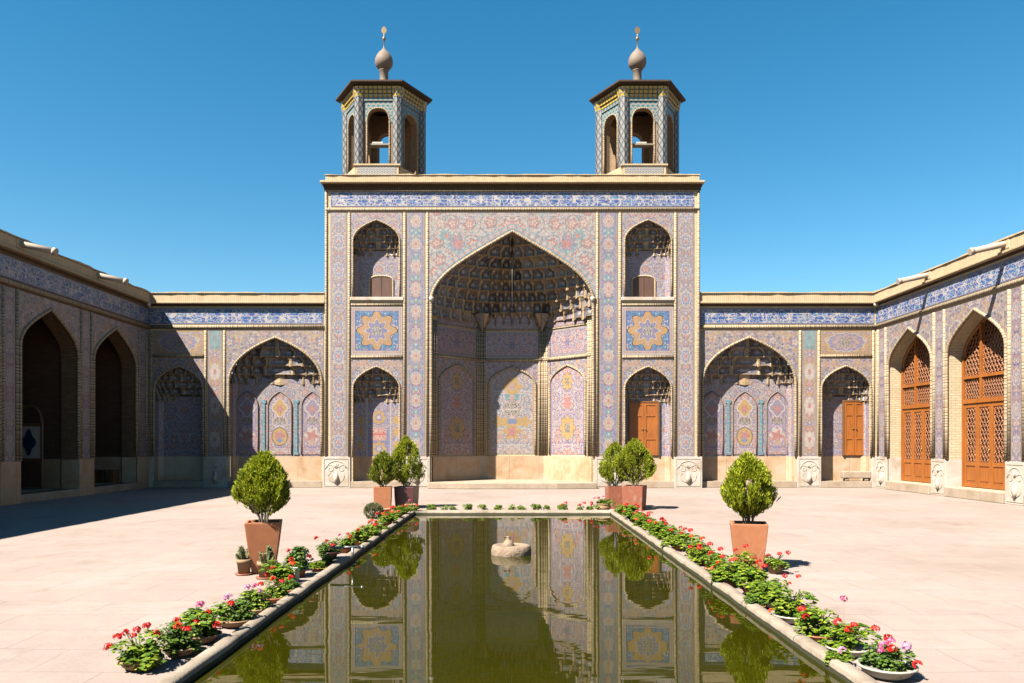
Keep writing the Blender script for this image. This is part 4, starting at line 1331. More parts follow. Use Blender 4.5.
def side_wing(s):
    """s = -1 left wing, +1 right wing"""
    if s < 0:
        th = thing('side_wing', 'long shaded wing on the left, open pointed arches under a script frieze', 'arcade wing', (XL, 0, 0), R(90))
    else:
        th = thing('side_wing', 'long sunlit wing on the right, its pointed arches closed by latticed wooden doors', 'arcade wing', (XR, 0, 0), R(-90))
    A = lambda y: -s * y
    def pr(p, q): return tuple(sorted((A(p), A(q))))
    YE, YN = Y1, 4.0
    a0, a1 = pr(YN, YE)
    cs = [25.98, 22.30, 18.62, 14.94]
    hw = 1.42; zs, za = 4.30, 5.54
    zf = .24 if s < 0 else .30
    cols = [(A(c) - hw, A(c) + hw, [(zf, zs, za, 'side')]) for c in cs]
    w = MB(); wall(w, a0, a1, 0, wz(304), cols, .52); w.build('wall', 'pale_brick' if s > 0 else 'brown_shade_brick', th)  # left wing takes darker brick, its shade put into the colour
    bk = MB(); bk.face([(a0, 6.5, 0), (a1, 6.5, 0), (a1, 6.5, wz(303)), (a0, 6.5, wz(303))]); e = A(YN)
    bk.face([(e, 0, 0), (e, 6.5, 0), (e, 6.5, wz(304)), (e, 0, wz(304))]); e = A(YE); bk.face([(e, .6, 0), (e, 6.5, 0), (e, 6.5, wz(304)), (e, .6, wz(304))])
    bk.build('rear_wall', 'brown_shade_brick', th)
    MB().box(a0, a1, .3, 6.6, wz(306), wz(303)).build('roof', 'roof_earth', th)
    MB().box(a0, a1, -.04, .3, wz(306.3), wz(304.3)).build('corbel_course', 'shadow_brick', th)
    MB().box(a0, a1, -.20, .3, wz(304.3) + .002, wz(302.4)).build('cornice', 'parapet_brick', th, bevel=.012)
    MB().box(a0, a1, -.12, .3, wz(302.4) + .002, wz(294)).build('parapet', 'parapet_brick', th, bevel=.012)
    uneven_cap(a0, a1, -.16, .34, wz(294) + .002, wz(292.6)).build('parapet_cap', 'parapet_brick', th)
    zt, zb_ = wz(308.5), wz(324)
    MB().rect(a0 + .02, a1 - .02, zb_, zt, -.014).build('inscription_frieze', 'wing_frieze', th, None, (0, (zt + zb_) / 2))
    hr(a0, a1, wz(327), .07, th=th)
    ZP = wz(330.6)
    strips = [27.86] + [(a + b) / 2 for a, b in zip(cs, cs[1:])] + [cs[-1] - 1.84]
    for k, y in enumerate(strips):
        h = .22
        MB().rect(A(y) - h, A(y) + h, ZD, ZP, -.014).build('tile_strip', 'wing_strip', th, None, (A(y), ZD))
        rope(A(y) - h - .07, ZD, ZP, .05, th=th); rope(A(y) + h + .07, ZD, ZP, .05, th=th)
        dado_block(th, None, A(y) - .42, A(y) + .42, ZD, -.05, s > 0, m='marble' if s > 0 else 'tan_stone')
    for k, c in enumerate(cs):
        a = A(c)
        MB().sheet(spandrel(a - 1.535, a + 1.535, a - hw, a + hw, zs, za, ZP, ZD, 'side'), -.014, .014).build('spandrel', 'wing_spandrel', th, None, (a, zs))
        arch_trim(MB(), a - hw, a + hw, zs, za, 'side', .05, -.02, ZD).build('arch_trim', 'rope', th)
        MB().box(a - hw, a + hw, -.12 if s > 0 else -.05, .9, 0, zf - .002).build('step', 'step_stone', th, bevel=.02)
        # stone skirting in the reveal
        for (u0, u1) in ((a - hw - .05, a - hw + .012), (a + hw - .012, a + hw + .05)): MB().box(u0, u1, .0, .51, zf, ZD - .01).build('dado', 'marble' if s > 0 else 'tan_stone', th)
        if s > 0:
            screen_door(th, a - hw + .005, a + hw - .005, zf, zs, za - .005, .5, -1)
            bx = MB(); bx.box(a - hw - .1, a + hw + .1, .6, 1.2, 0, za + .1, 'f'); bx.build('room', 'dark_void', th)  # interior darkness put into a near-black colour
        else:
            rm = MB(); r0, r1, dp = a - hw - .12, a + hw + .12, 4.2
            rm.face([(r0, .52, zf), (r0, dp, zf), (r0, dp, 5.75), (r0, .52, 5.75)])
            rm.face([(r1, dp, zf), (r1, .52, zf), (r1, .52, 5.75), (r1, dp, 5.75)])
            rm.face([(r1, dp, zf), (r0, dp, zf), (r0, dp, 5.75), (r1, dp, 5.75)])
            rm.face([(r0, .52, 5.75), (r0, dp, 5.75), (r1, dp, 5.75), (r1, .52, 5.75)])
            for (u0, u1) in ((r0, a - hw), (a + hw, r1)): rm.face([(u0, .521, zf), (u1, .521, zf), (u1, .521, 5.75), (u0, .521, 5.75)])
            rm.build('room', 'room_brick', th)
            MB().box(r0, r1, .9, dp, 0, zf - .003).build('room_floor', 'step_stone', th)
            dk = MB(); dk.box(r0 + .001, r0 + .03, .6, dp, zf, 1.15); dk.box(r1 - .03, r1 - .001, .6, dp, zf, 1.15); dk.box(r0 + .03, r1 - .03, dp - .03, dp - .001, zf, 1.15)
            dk.build('dado', 'tan_stone', th)
            dr = MB(); dr.box(a - .75, a + .75, dp - .10, dp - .032, zf, 3.2); dr.build('door', 'brown_wood', th)
    return th
wing_l = side_wing(-1); wing_r = side_wing(1)

# spouts on the parapets
for s, spots in ((-1, (20.76, 24.60)), (1, (20.76, 24.60))):
    for k, y in enumerate(spots):
        x = XL if s < 0 else XR
        d = 1 if s < 0 else -1
        where = 'left' if s < 0 else 'right'
        lab = 'pale rain spout jutting from the %s wing parapet, %s the portal' % (where, 'nearer to' if k else 'farther from')
        t = thing('rain_spout', lab, 'rain spout', (x, y, 6.99), 0, 'pale rain spouts on the parapets')
        pp = MB(); n = 12
        pts = [(-d * .25, 0, .10), (d * .2, 0, .02), (d * .98, 0, -.15)]
        pp.tube(pts, .085, n); pp.build('pipe', 'spout_clay', t)
        pp = MB().tube([(d * .99, 0, -.152), (d * 1.08, 0, -.172)], [.10, .095], n); pp.build('collar', 'spout_clay', t)
        pp = MB().box(min(-d * .3, d * .14), max(-d * .3, d * .14), -.20, .20, -.12, .16); pp.build('brick_seat', 'parapet_brick', t, bevel=.03)
for s in (-1, 1):
    x = (XL + .12) if s < 0 else (XR - .12)
    t = thing('corner_lamp', 'small round white lamp in the %s corner under the parapet' % ('left' if s < 0 else 'right'), 'lamp', (x, Y1 - .24, wz(305.5)), 0)
    MB().lathe([(0, -.09), (.06, -.07), (.085, 0), (.06, .07), (0, .085)], (0, 0, 0), 12).build('globe', 'white_paint', t)
    MB().tube([(0, 0, .05), (0, .16, .10)], .02, 6).build('bracket', 'steel', t)

# things inside the shaded arches on the left
t = thing('notice_frame', 'arched wooden frame with a pale board and blue medallion, in the near left arch', 'notice board', (-14.72, 23.5, .24), 0)
fr = MB(); p_ = arch(-.40, .40, 2.0, 2.55, 'seg', 8)
fr.tube([(x, 0, z) for x, z in [(-.40, 0), (-.40, 1.0)] + p_ + [(.40, 1.0), (.40, 0)]], .045, 6, sm=False)
fr.box(-.38, .38, -.03, .03, 1.93, 2.01); fr.box(-.38, .38, -.03, .03, .85, .93)
fr.build('frame', 'brown_wood', t)
MB().box(-.36, .36, -.012, .012, .94, 1.92).build('board', 'white_paint', t)
q = MB()
pts = [((.19 * (1 + .2 * math.cos(4 * th_)) * math.cos(th_)), 1.43 + .34 * (1 + .2 * math.cos(4 * th_)) * math.sin(th_)) for th_ in [2 * PI * i / 32 for i in range(32)]]
q.sheet([pts], -.022, .009); g = G('dark_blue_paint', .5); MAT['dark_blue'] = g.done((.03, .04, .12)); q.build('medallion', 'dark_blue', t)
MB().box(-.36, .36, -.01, .01, .05, .84).build('lower_panel', 'dull_wood', t)
t = thing('low_bench', 'low dark wooden bench with two end boxes, in the far left arch', 'bench', (-14.42, 27.22, .24), 0)
for x in (-.30, .34): MB().box(x - .13, x + .13, -.2, .2, 0, .42).build('end_box', 'brown_wood', t, bevel=.01)
MB().box(-.46, .50, -.22, .22, .421, .46).build('seat', 'brown_wood', t, bevel=.008)

# ------------------------------------------------------------------ turrets
def turret(x, label):
    t = thing('turret', label, 'turret', (x, Y0 + .37 + 1.316, 11.35))
    Rr = 1.52; zb = .50; zt = 3.42; ap = Rr * math.cos(PI / 6)
    hexa = lambda r, off=0: [(r * math.cos(k * PI / 3 + off), r * math.sin(k * PI / 3 + off)) for k in range(6)]
    MB().prism(hexa(Rr + .16), -.1, zb).build('base', 'parapet_brick', t)
    MB().prism(hexa(Rr - .05), zb + .001, zb + .02).build('floor', 'roof_earth', t)
    fb = MB().box(-.80, .80, -ap - .26, -ap - .1, -.08, zb - .001).build('front_block', 'parapet_brick', t)
    MB().rect(-.70, .70, .02, zb - .06, -ap - .272, .012).build('tile_panel', 'hexagon_block', fb)
    MB().box(-.86, .86, -ap - .30, -ap - .10, zb, zb + .06).build('block_cap', 'parapet_brick', fb)
    for k in range(6):
        a = k * PI / 3
        px, py = (Rr - .10) * math.cos(a), (Rr - .10) * math.sin(a)
        pl = MB().tube([(px, py, zb), (px, py, zt - .3)], .205, 8, sm=False); pl.build('corner_pier', 'lattice', t)
        cp = MB()
        for j in range(3): cp.tube([(px, py, zt - .3 + j * .125), (px, py, zt - .19 + j * .125)], [.215 + .02 * j, .23 + .02 * j], 8, sm=False)
        cp.build('capital', 'turret_cornice', t)
        # face k: between vertices k and k+1
        am = a + PI / 6
        nx, ny = -math.cos(am), -math.sin(am)                      # into the turret
        tx, ty = -ny, nx
        tx, ty = ny, -nx
        # x axis so that x cross y = z, with y pointing inwards
        xf = Matrix(((ny, nx, 0, -nx * ap), (-nx, ny, 0, -ny * ap), (0, 0, 1, 0), (0, 0, 0, 1)))
        ow = .42
        wb = MB(); wall(wb, -.60, .60, zb, zt, [(-ow, ow, [(zb + .02, 2.32, 2.74, 'seg')])], .28, .03)
        wb.sheet([[(-.60, zb), (-ow, zb), (-ow, zt), (-.60, zt)]], .31, 0); wb.sheet([[(ow, zb), (.60, zb), (.60, zt), (ow, zt)]], .31, 0)
        p = arch(-ow, ow, 2.32, 2.74, 'seg')
        for (x0, z0), (x1, z1) in zip(p, p[1:]): wb.sheet([[(x0, z0), (x1, z1), (x1, zt), (x0, zt)]], .31, 0)
        wb.build('arch_wall', 'room_brick_light', t, xf)
        MB().sheet(spandrel(-.58, .58, -ow, ow, 2.32, 2.74, 2.98, 2.2, 'seg'), .016, .014).build('tile_panel', 'turret_turquoise', t, xf)
        arch_trim(MB(), -ow, ow, 2.32, 2.74, 'seg', .028, .02, zb + .03).build('arch_trim', 'rope', t, xf)
        MB().box(-.60, .60, -.02, .03, 3.0, 3.12).build('cornice_band', 'turret_turquoise', t, xf)
        cr = MB()
        for j in range(3): cr.box(-.62 - .05 * j, .62 + .05 * j, -.04 - .05 * j, .04, 3.13 + .125 * j, 3.24 + .125 * j)
        cr.build('bracket_cornice', 'turret_cornice', t, xf)
    ze = 3.50
    e = MB(); h0, h1, h2 = hexa(Rr - .1), hexa(Rr + .36), hexa(.22)
    for k in range(6):
        j = (k + 1) % 6
        e.face([(*h0[j], ze), (*h0[k], ze), (*h1[k], ze + .08), (*h1[j], ze + .08)])
        e.face([(*h1[k], ze + .08), (*h1[j], ze + .08), (*h1[j], ze + .14), (*h1[k], ze + .14)])
        e.face([(*h1[k], ze + .14), (*h1[j], ze + .14), (*h2[j], ze + .34), (*h2[k], ze + .34)])
        e.face([(*h0[k], ze), (*h0[j], ze), (0, 0, ze)])
    e.build('eave_roof', 'eave_wood', t)
    # shelf and rail boards
    MB().box(-.62, .62, -ap + .10, -ap + .40, 1.40, 1.46).build('shelf_board', 'grey_wood', t)
    MB().box(-.7, .7, ap - .5, ap - .4, .98, 1.06).build('rail', 'brown_wood', t)
    MB().box(-.25, .15, -ap + .14, -ap + .30, 1.461, 1.53).build('loose_board', 'white_paint', t)
    f = MB().lathe([(.30, ze + .28), (.30, ze + .33), (.165, ze + .34), (.165, 4.72), (.20, 4.75), (.165, 4.78)], n=18).build('finial', 'turned_plaster', t)
    prof = [(.165, 4.78), (.24, 4.83), (.32, 4.93), (.352, 5.06), (.335, 5.20), (.28, 5.33), (.20, 5.44), (.11, 5.53), (.04, 5.62), (.022, 5.70)]
    MB().lathe(prof, n=22).build('bulb', 'turned_plaster', f)
    sp = MB().lathe([(.022, 5.70), (.02, 5.90), (.05, 5.93), (.075, 5.99), (.05, 6.05), (.018, 6.08), (.014, 6.20)], n=10)
    sp.build('spike', 'bronze', f)
    lp = MB(); prof2 = [(0, 6.17), (.07, 6.22), (.105, 6.30), (.09, 6.38), (.04, 6.44), (0, 6.48), (-.04, 6.44), (-.09, 6.38), (-.105, 6.30), (-.07, 6.22)]
    lp.sheet([list(reversed([(a_, z_) for a_, z_ in prof2]))], -.012, .024); lp.face([(a_, .012, z_) for a_, z_ in reversed(prof2)])
    lp.build('crest_plate', 'bronze', f)
    return t
tl = turret(XC - 4.975, 'hexagonal tiled turret with bulb finial on the left end of the portal roof')
tr = turret(XC + 4.86, 'hexagonal tiled turret with bulb finial on the right end of the portal roof')

# ------------------------------------------------------------------ plants
def leaf_disc(mb, c, nrm, size, rnd, sides=7, cup=.25, m_scallop=.14):
    """a rounded, slightly cupped leaf"""
    n = Vector(nrm).normalized(); t = n.orthogonal().normalized()
    t = Matrix.Rotation(rnd.uniform(0, 2 * PI), 3, n) @ t
    b = n.cross(t)
    c = Vector(c)
    ring = []
    for k in range(sides):
        a = 2 * PI * k / sides + .2
        r = size * (1 + (m_scallop if k % 2 else -m_scallop)) * (.62 if k == 0 else 1)
        ring.append(c + t * math.cos(a) * r + b * math.sin(a) * r + n * cup * size * (.6 + .4 * math.cos(2 * a)))
    i0 = len(mb.v)
    mb.v.append(tuple(c)); mb.v += [tuple(p) for p in ring]
    for k in range(sides):
        mb.f.append([i0, i0 + 1 + k, i0 + 1 + (k + 1) % sides]); mb.uv.append([(0, 0)] * 3); mb.sm.append(True)
def blade(mb, p, d, L, w, rnd, bend=.3):
    d = Vector(d).normalized(); p = Vector(p)
    s = d.orthogonal().normalized(); s = Matrix.Rotation(rnd.uniform(0, 2 * PI), 3, d) @ s
    o = d.cross(s)
    m = p + d * L * .5 + o * L * bend * .15; e = p + d * L + o * L * bend * .45
    i0 = len(mb.v)
    mb.v += [tuple(p - s * w * .25), tuple(p + s * w * .25), tuple(m + s * w * .5), tuple(e), tuple(m - s * w * .5)]
    mb.f.append([i0, i0 + 1, i0 + 2, i0 + 3, i0 + 4]); mb.uv.append([(0, 0)] * 5); mb.sm.append(False)

def raw(mb, name, m):
    """mesh data only, no welding"""
    me = bpy.data.meshes.new(name)
    me.from_pydata(mb.v, [], mb.f)
    if any(mb.sm): me.polygons.foreach_set('use_smooth', mb.sm)
    me.materials.append(MAT[m])
    return me
def put(name, me, parent=None, loc=(0, 0, 0), rz=0.0, sc=1.0):
    o = bpy.data.objects.new(name, me); COL.objects.link(o)
    if parent is not None: o.parent = parent
    o.location = loc; o.rotation_euler = (0, 0, rz)
    o.scale = (sc, sc, sc) if not isinstance(sc, tuple) else sc
    return o

# --- clipped conifers in square planters
def conifer_mesh(seed, W, H, n=5200, plumes=52, squat=0.0):
    """crown of upright flattened sprays; W width, H height, base at z = 0"""
    rnd = random.Random(seed)
    prof = [(0, .18), (.08, .46), (.18, .82), (.30, .99), (.42, 1.0), (.58, .87), (.74, .67), (.88, .42), (1.0, .08)]
    def pr(h):
        for (a, x), (b, y) in zip(prof, prof[1:]):
            if a <= h <= b: return x + (y - x) * (h - a) / (b - a)
        return .05
    mb = MB()
    cl = []
    for i in range(plumes):
        h = rnd.uniform(.10, .93) ** .9; a = rnd.uniform(0, 2 * PI)
        cl.append((h, a, rnd.uniform(.72, 1.16), rnd.uniform(.10, .17)))
    for i in range(n):
        h0, a0, k, sp = rnd.choice(cl)
        h = min(1, max(0.02, h0 + rnd.gauss(0, .07)))
        a = a0 + rnd.gauss(0, sp / max(.2, pr(h)) * .55)
        rho = (1 - abs(rnd.gauss(0, .17))) * k
        if rnd.random() < .18: rho *= rnd.uniform(.25, .8)
        r = pr(h) * rho * W / 2
        p = Vector((r * math.cos(a), r * math.sin(a), h * H + rnd.uniform(-.02, .02)))
        out = Vector((math.cos(a), math.sin(a), 0))
        d = out * (.35 + .25 * rnd.random()) + Vector((0, 0, 1)) + Vector((rnd.gauss(0, .22), rnd.gauss(0, .22), 0))
        d.normalize()
        L = rnd.uniform(.035, .08)
        for q in range(4):
            dd = d + Vector((rnd.gauss(0, .35), rnd.gauss(0, .35), rnd.gauss(0, .2)))
            blade(mb, p + d * L * .25 * q, dd, L * (1 - .12 * q), rnd.uniform(.009, .018), rnd)
    return mb
def conifer_stems(seed, W, H, z0, n=8):
    rnd = random.Random(seed); mb = MB()
    for i in range(n):
        a = 2 * PI * i / n + rnd.uniform(-.3, .3); r = rnd.uniform(.02, .06)
        e = rnd.uniform(.10, .22) * W / .7
        mb.tube([(r * math.cos(a), r * math.sin(a), 0), (r * 1.3 * math.cos(a), r * 1.3 * math.sin(a), z0 + .06), (e * math.cos(a), e * math.sin(a), z0 + H * .35), (e * 1.2 * math.cos(a + .3), e * 1.2 * math.sin(a + .3), z0 + H * .6)], [.013, .011, .008, .004], 5)
    return mb
def square_pot(w_top, w_bot, h, wall_t=.035):
    mb = MB()
    a, b, i = w_top / 2, w_bot / 2, w_top / 2 - wall_t
    sq = lambda r, z: [(-r, -r, z), (r, -r, z), (r, r, z), (-r, r, z)]
    rows = [sq(b, 0), sq(b + (a - b) * .5 + .004, h * .5), sq(a - .002, h - .03), sq(a, h), sq(i, h), sq(i - .01, h - .09)]
    for r0, r1 in zip(rows, rows[1:]):
        for k in range(4): mb.face([r0[k], r0[(k + 1) % 4], r1[(k + 1) % 4], r1[k]])
    mb.face(list(reversed(rows[0])))
    return mb
def potted_conifer(label, x, y, rz, pw, pb, ph, W, H, gap, seed, pot_m='terracotta', crown_m='conifer', n=5200, tilt=0.0, group='clipped conifers in square clay planters'):
    t = thing('potted_conifer', label, 'potted tree', (x, y, 0), 0, group)
    pot = square_pot(pw, pb, ph).build('pot', pot_m, t, bevel=.008); pot.rotation_euler = (0, 0, rz)
    s = MB(); q = pw / 2 - .05; s.face([(-q, -q, ph - .05), (q, -q, ph - .05), (q, q, ph - .05), (-q, q, ph - .05)])
    so = s.build('soil', 'soil', t); so.rotation_euler = (0, 0, rz)
    st = put('stem', raw(conifer_stems(seed, W, H, gap), 'stem', 'bark'), t, (0, 0, ph - .05))
    cr = put('crown', raw(conifer_mesh(seed, W, H, n), 'crown', crown_m), t, (0, 0, ph + gap), seed)
    cr.rotation_euler = (tilt, 0, seed)
    return t
potted_conifer('egg-shaped conifer in a tall clay planter, left of the pool beside two small cactus pots', -3.14, 9.80, R(14), .44, .27, .655, .66, .78, .04, 3)
potted_conifer('egg-shaped conifer in a tall clay planter, red geraniums at its foot, right of pool', 3.09, 9.95, R(-14), .46, .32, .62, .62, .77, .05, 5)
potted_conifer('small rounded conifer in a low clay planter, leftmost plant behind the far pool corner', -3.17, 19.15, R(6), .44, .40, .56, .66, .80, .02, 8, n=3600, crown_m='conifer_dark')
potted_conifer('tall pointed conifer in a dark glazed planter behind the far left pool corner', -2.62, 19.5, R(-8), .52, .46, .55, .92, 1.20, .0, 11, 'dark_glaze', n=5000)
potted_conifer('rounded conifer behind the far right pool corner, half hidden by its broader neighbour', 2.66, 19.45, R(4), .44, .40, .56, .72, 1.02, .02, 14, 'old_terracotta', n=4000)
potted_conifer('broad rounded conifer in a stained clay planter, rightmost plant behind the far pool corner', 3.08, 19.0, R(-22), .52, .46, .60, .98, 1.06, .02, 17, 'old_terracotta', n=5000)

# --- geraniums
def gera_mesh(seed, n, W, H, ls):
    rnd = random.Random(seed); mb = MB()
    lumps = [(rnd.uniform(-.5, .5), rnd.uniform(-.5, .5), rnd.uniform(.35, 1.0), rnd.uniform(.26, .42)) for _ in range(12)]
    for i in range(n):
        lx, ly, lz, lr = rnd.choice(lumps)
        d = Vector((rnd.gauss(0, 1), rnd.gauss(0, 1), rnd.gauss(.3, .9))).normalized()
        r = lr * rnd.uniform(.65, 1.05)
        p = Vector((lx + d.x * r, ly + d.y * r, max(.04, (lz - .15) + d.z * r * .7)))
        q = Vector((p.x * W / 2, p.y * W / 2, p.z * H))
        nrm = Vector((d.x * .8, d.y * .8, .75 + .4 * d.z)) + Vector((rnd.gauss(0, .25), rnd.gauss(0, .25), rnd.gauss(0, .15)))
        leaf_disc(mb, q, nrm, ls * rnd.uniform(.65, 1.2), rnd)
    return mb
GER = [raw(gera_mesh(100 + k, 760, 1.0, 1.0, .047), 'foliage', 'geranium_leaf') for k in range(5)]
GER_D = [raw(gera_mesh(140 + k, 760, 1.0, 1.0, .047), 'foliage', 'geranium_dark') for k in range(2)]
def gstem_mesh(seed):
    rnd = random.Random(seed); mb = MB()
    for i in range(9):
        a = rnd.uniform(0, 2 * PI); e = rnd.uniform(.15, .42)
        mb.tube([(0.03 * math.cos(a), .03 * math.sin(a), 0), (e * .5 * math.cos(a), e * .5 * math.sin(a), .4), (e * math.cos(a), e * math.sin(a), rnd.uniform(.6, .85))], [.02, .016, .01], 4, False)
    return mb
GST = [raw(gstem_mesh(200 + k), 'stem', 'green_stem') for k in range(2)]
def bloom_mesh(seed):
    """umbel of small five-petalled flowers about the origin, radius about 1"""
    rnd = random.Random(seed); mb = MB()
    for i in range(20):
        d = Vector((rnd.gauss(0, 1), rnd.gauss(0, 1), rnd.gauss(.45, .8))).normalized()
        c = d * rnd.uniform(.6, .95); c.z *= .8
        t = d.orthogonal().normalized(); b = d.cross(t); a0 = rnd.uniform(0, 6)
        for k in range(5):
            a = a0 + 2 * PI * k / 5
            dirv = t * math.cos(a) + b * math.sin(a); sd = b * math.cos(a) - t * math.sin(a)
            i0 = len(mb.v); L = .42 * rnd.uniform(.8, 1.15)
            mb.v += [tuple(c), tuple(c + dirv * L * .6 + sd * L * .38 + d * .06), tuple(c + dirv * L + d * .02), tuple(c + dirv * L * .6 - sd * L * .38 + d * .06)]
            mb.f.append([i0, i0 + 1, i0 + 2, i0 + 3]); mb.uv.append([(0, 0)] * 4); mb.sm.append(False)
    return mb
BLOOM = {}
for cname, m in (('red', 'red_petal'), ('pink', 'pink_petal'), ('lilac', 'lilac_petal'), ('orange', 'orange_petal')):
    BLOOM[cname] = [raw(bloom_mesh(300 + k), 'flower', m) for k in range(2)]
st_ = MB().tube([(0, 0, 0), (.06, .02, .55), (0, 0, 1.0)], [.014, .012, .011], 5, False)
STALK = raw(st_, 'stalk', 'green_stem')
def pot_profile(r, h, kind):
    if kind == 'bowl': return [(0, 0), (r * .55, 0), (r * .82, h * .35), (r * .97, h * .8), (r * 1.06, h * .86), (r * 1.06, h), (r * .96, h), (r * .90, h * .8), (0, h * .78)]
    if kind == 'urn': return [(0, 0), (r * .62, 0), (r * .70, h * .06), (r * .98, h * .42), (r * 1.0, h * .62), (r * .84, h * .86), (r * .92, h * .9), (r * .92, h), (r * .80, h), (r * .76, h * .85), (0, h * .82)]
    return [(0, 0), (r * .70, 0), (r * .90, h * .76), (r * 1.0, h * .77), (r * 1.0, h), (r * .9, h), (r * .86, h * .8), (0, h * .78)]
POTS = {}
def pot_mesh(r, h, kind, m):
    k = (round(r, 2), round(h, 2), kind, m)
    if k not in POTS:
        tmp = MB().lathe(pot_profile(r, h, kind), n=20).build('pot', m)
        POTS[k] = tmp.data; bpy.data.objects.remove(tmp)
    return POTS[k]
grnd = random.Random(41)
def geranium(x, y, W, H, blooms, label, pot=('plain', .11, .12, 'terracotta'), seed=0, dark=False, bs=.034, group='potted geraniums around the pool', lean=0.0, z=0.0, up=.05):
    """blooms = list of (colour, dx, dz) relative to the crown; dx across the picture, dz above the pot rim"""
    t = thing('potted_geranium', label, 'potted flower', (x, y, z), 0, group)
    kind, pr_, ph, pm = pot
    x += .02 if x > 0 else -.01
    W *= 1.42 * grnd.uniform(.88, 1.12); H *= .80 * grnd.uniform(.88, 1.15); dzk = .88; ph *= .8
    put('pot', pot_mesh(pr_, ph, kind, pm), t)
    f = put('foliage', (GER_D if dark else GER)[seed % (2 if dark else 5)], t, (0, 0, ph * .22), seed * 1.7, (W, W, H))
    put('stem', GST[seed % 2], t, (0, 0, ph * .7), seed, (W * .8, W * .8, H))
    for i, (c, dx, dz) in enumerate(blooms):
        dy = grnd.uniform(-.30, .12) * W
        bx, bz = dx * W * .72, ph * .5 + dz * dzk * H + up * .3
        b = put('flower', BLOOM[c][i % 2], t, (bx, dy, bz), i, bs * grnd.uniform(.8, 1.15))
        L = max(.05, bz - ph * .7 - .25 * H)
        put('stalk', STALK, b, (0, 0, -L / b.scale[0]), i, (1.0, 1.0, L / b.scale[0]))
    return t
def auto_blooms(n, cols, seed):
    r = random.Random(seed)
    return [(r.choice(cols), r.uniform(-.45, .45), r.uniform(.75, 1.12)) for _ in range(n)]
R3, RP = ['red'], ['pink', 'lilac', 'red']
# left row, from the near end
geranium(-2.70, 5.62, .36, .32, [('red', -.50, .62), ('red', -.44, .86), ('red', -.26, 1.02), ('red', .12, 1.2), ('red', .30, .92), ('red', -.12, 1.05), ('red', .0, 1.0)], 'bushy geranium with seven red heads at the near end of the left row', ('bowl', .15, .10, 'pale_clay'), 1)
geranium(-2.56, 5.98, .30, .32, [('red', -.1, 1.05), ('red', .3, .85), ('orange', .1, .98)], 'dense dark-leaved geranium, second from the near end of the left row', ('bowl', .14, .09, 'pale_clay'), 2, True)
geranium(-2.54, 6.36, .36, .36, [('red', .10, .80), ('red', -.02, .62), ('red', .42, .52), ('pink', -.05, 1.1)], 'tall light-green geranium with three red heads, third from the near end of the left row', ('bowl', .14, .09, 'pale_clay'), 3)
geranium(-2.47, 6.92, .32, .28, [('lilac', -.20, 1.15), ('red', -.05, .9), ('lilac', -.32, 1.05)], 'geranium with lilac-pink heads in a shallow bowl in the left row, before the pinkest one', ('bowl', .16, .09, 'pale_clay'), 4, True)
geranium(-2.46, 7.42, .32, .27, [('pink', .05, 1.15), ('red', .22, 1.22), ('lilac', .30, .98), ('lilac', -.2, 1.08)], 'geranium with mixed pink and crimson heads in the left row, the pinkest one there', ('bowl', .15, .08, 'pale_clay'), 5)
geranium(-2.44, 7.95, .27, .24, [('red', 0, 1.1), ('red', .3, .95)], 'low geranium with two red heads in a dish beyond the pinkest one', ('bowl', .14, .08, 'terracotta'), 6)
geranium(-2.42, 8.42, .24, .22, [('red', .2, 1.05)], 'small geranium with a single red head in a shallow dish on the left', ('bowl', .13, .07, 'terracotta'), 7, True)
geranium(-2.60, 8.85, .38, .30, [('red', -.2, .7), ('orange', .32, .95), ('red', .2, 1.05), ('red', -.45, .3)], 'bright green geranium with red heads in front of the small swirled tin', ('plain', .12, .13, 'pale_clay'), 8)
geranium(-2.62, 9.48, .30, .42, [('red', -.25, .8), ('red', .42, .55)], 'dark bushy geranium in the shade of the tall clay planter on the left', ('plain', .11, .12, 'terracotta'), 9, True)
geranium(-2.47, 9.9, .22, .16, [('red', -.4, .9)], 'low spreading plant beside the left pool rim, nearest to the small tin', ('bowl', .10, .06, 'terracotta'), 10)
geranium(-2.43, 10.35, .24, .17, [], 'low flowerless green plant against the left pool rim by the steel tap', ('bowl', .10, .06, 'terracotta'), 11)
geranium(-2.58, 10.95, .34, .24, [('red', -.5, 1.25), ('red', .2, .7), ('red', -.1, .95)], 'dark-leaved geranium in a black tub behind the steel tap', ('plain', .14, .13, 'dark_glaze'), 12, True)
geranium(-2.48, 11.55, .36, .30, [('pink', -.15, 1.15), ('red', .12, 1.15), ('red', .3, 1.0), ('orange', .25, .8)], 'yellow-green geranium with a cluster of red and pink heads beyond the steel tap', ('plain', .11, .11, 'terracotta'), 13)
geranium(-2.44, 12.3, .34, .28, [('red', .1, 1.0)], 'round light-green geranium with one red head on the left rim, midway along', ('plain', .11, .11, 'terracotta'), 14)
for k, (y, n, nm) in enumerate(((13.2, 2, 'first'), (14.2, 3, 'second'), (15.2, 3, 'third'), (16.2, 4, 'fourth'), (17.1, 4, 'fifth'))):
    geranium(-2.44 - .03 * (k % 2), y, .38, .26, auto_blooms(n, ['red', 'orange'], 60 + k), 'geranium with orange-red heads, %s of five in the far half of the left row' % nm, ('plain', .11, .10, 'terracotta'), 15 + k, bs=.040)
geranium(-2.38, 17.9, .42, .20, auto_blooms(2, ['red'], 71), 'leafy plant at the far left corner of the pool beneath the pale urn', ('plain', .10, .06, 'terracotta'), 21, bs=.040)
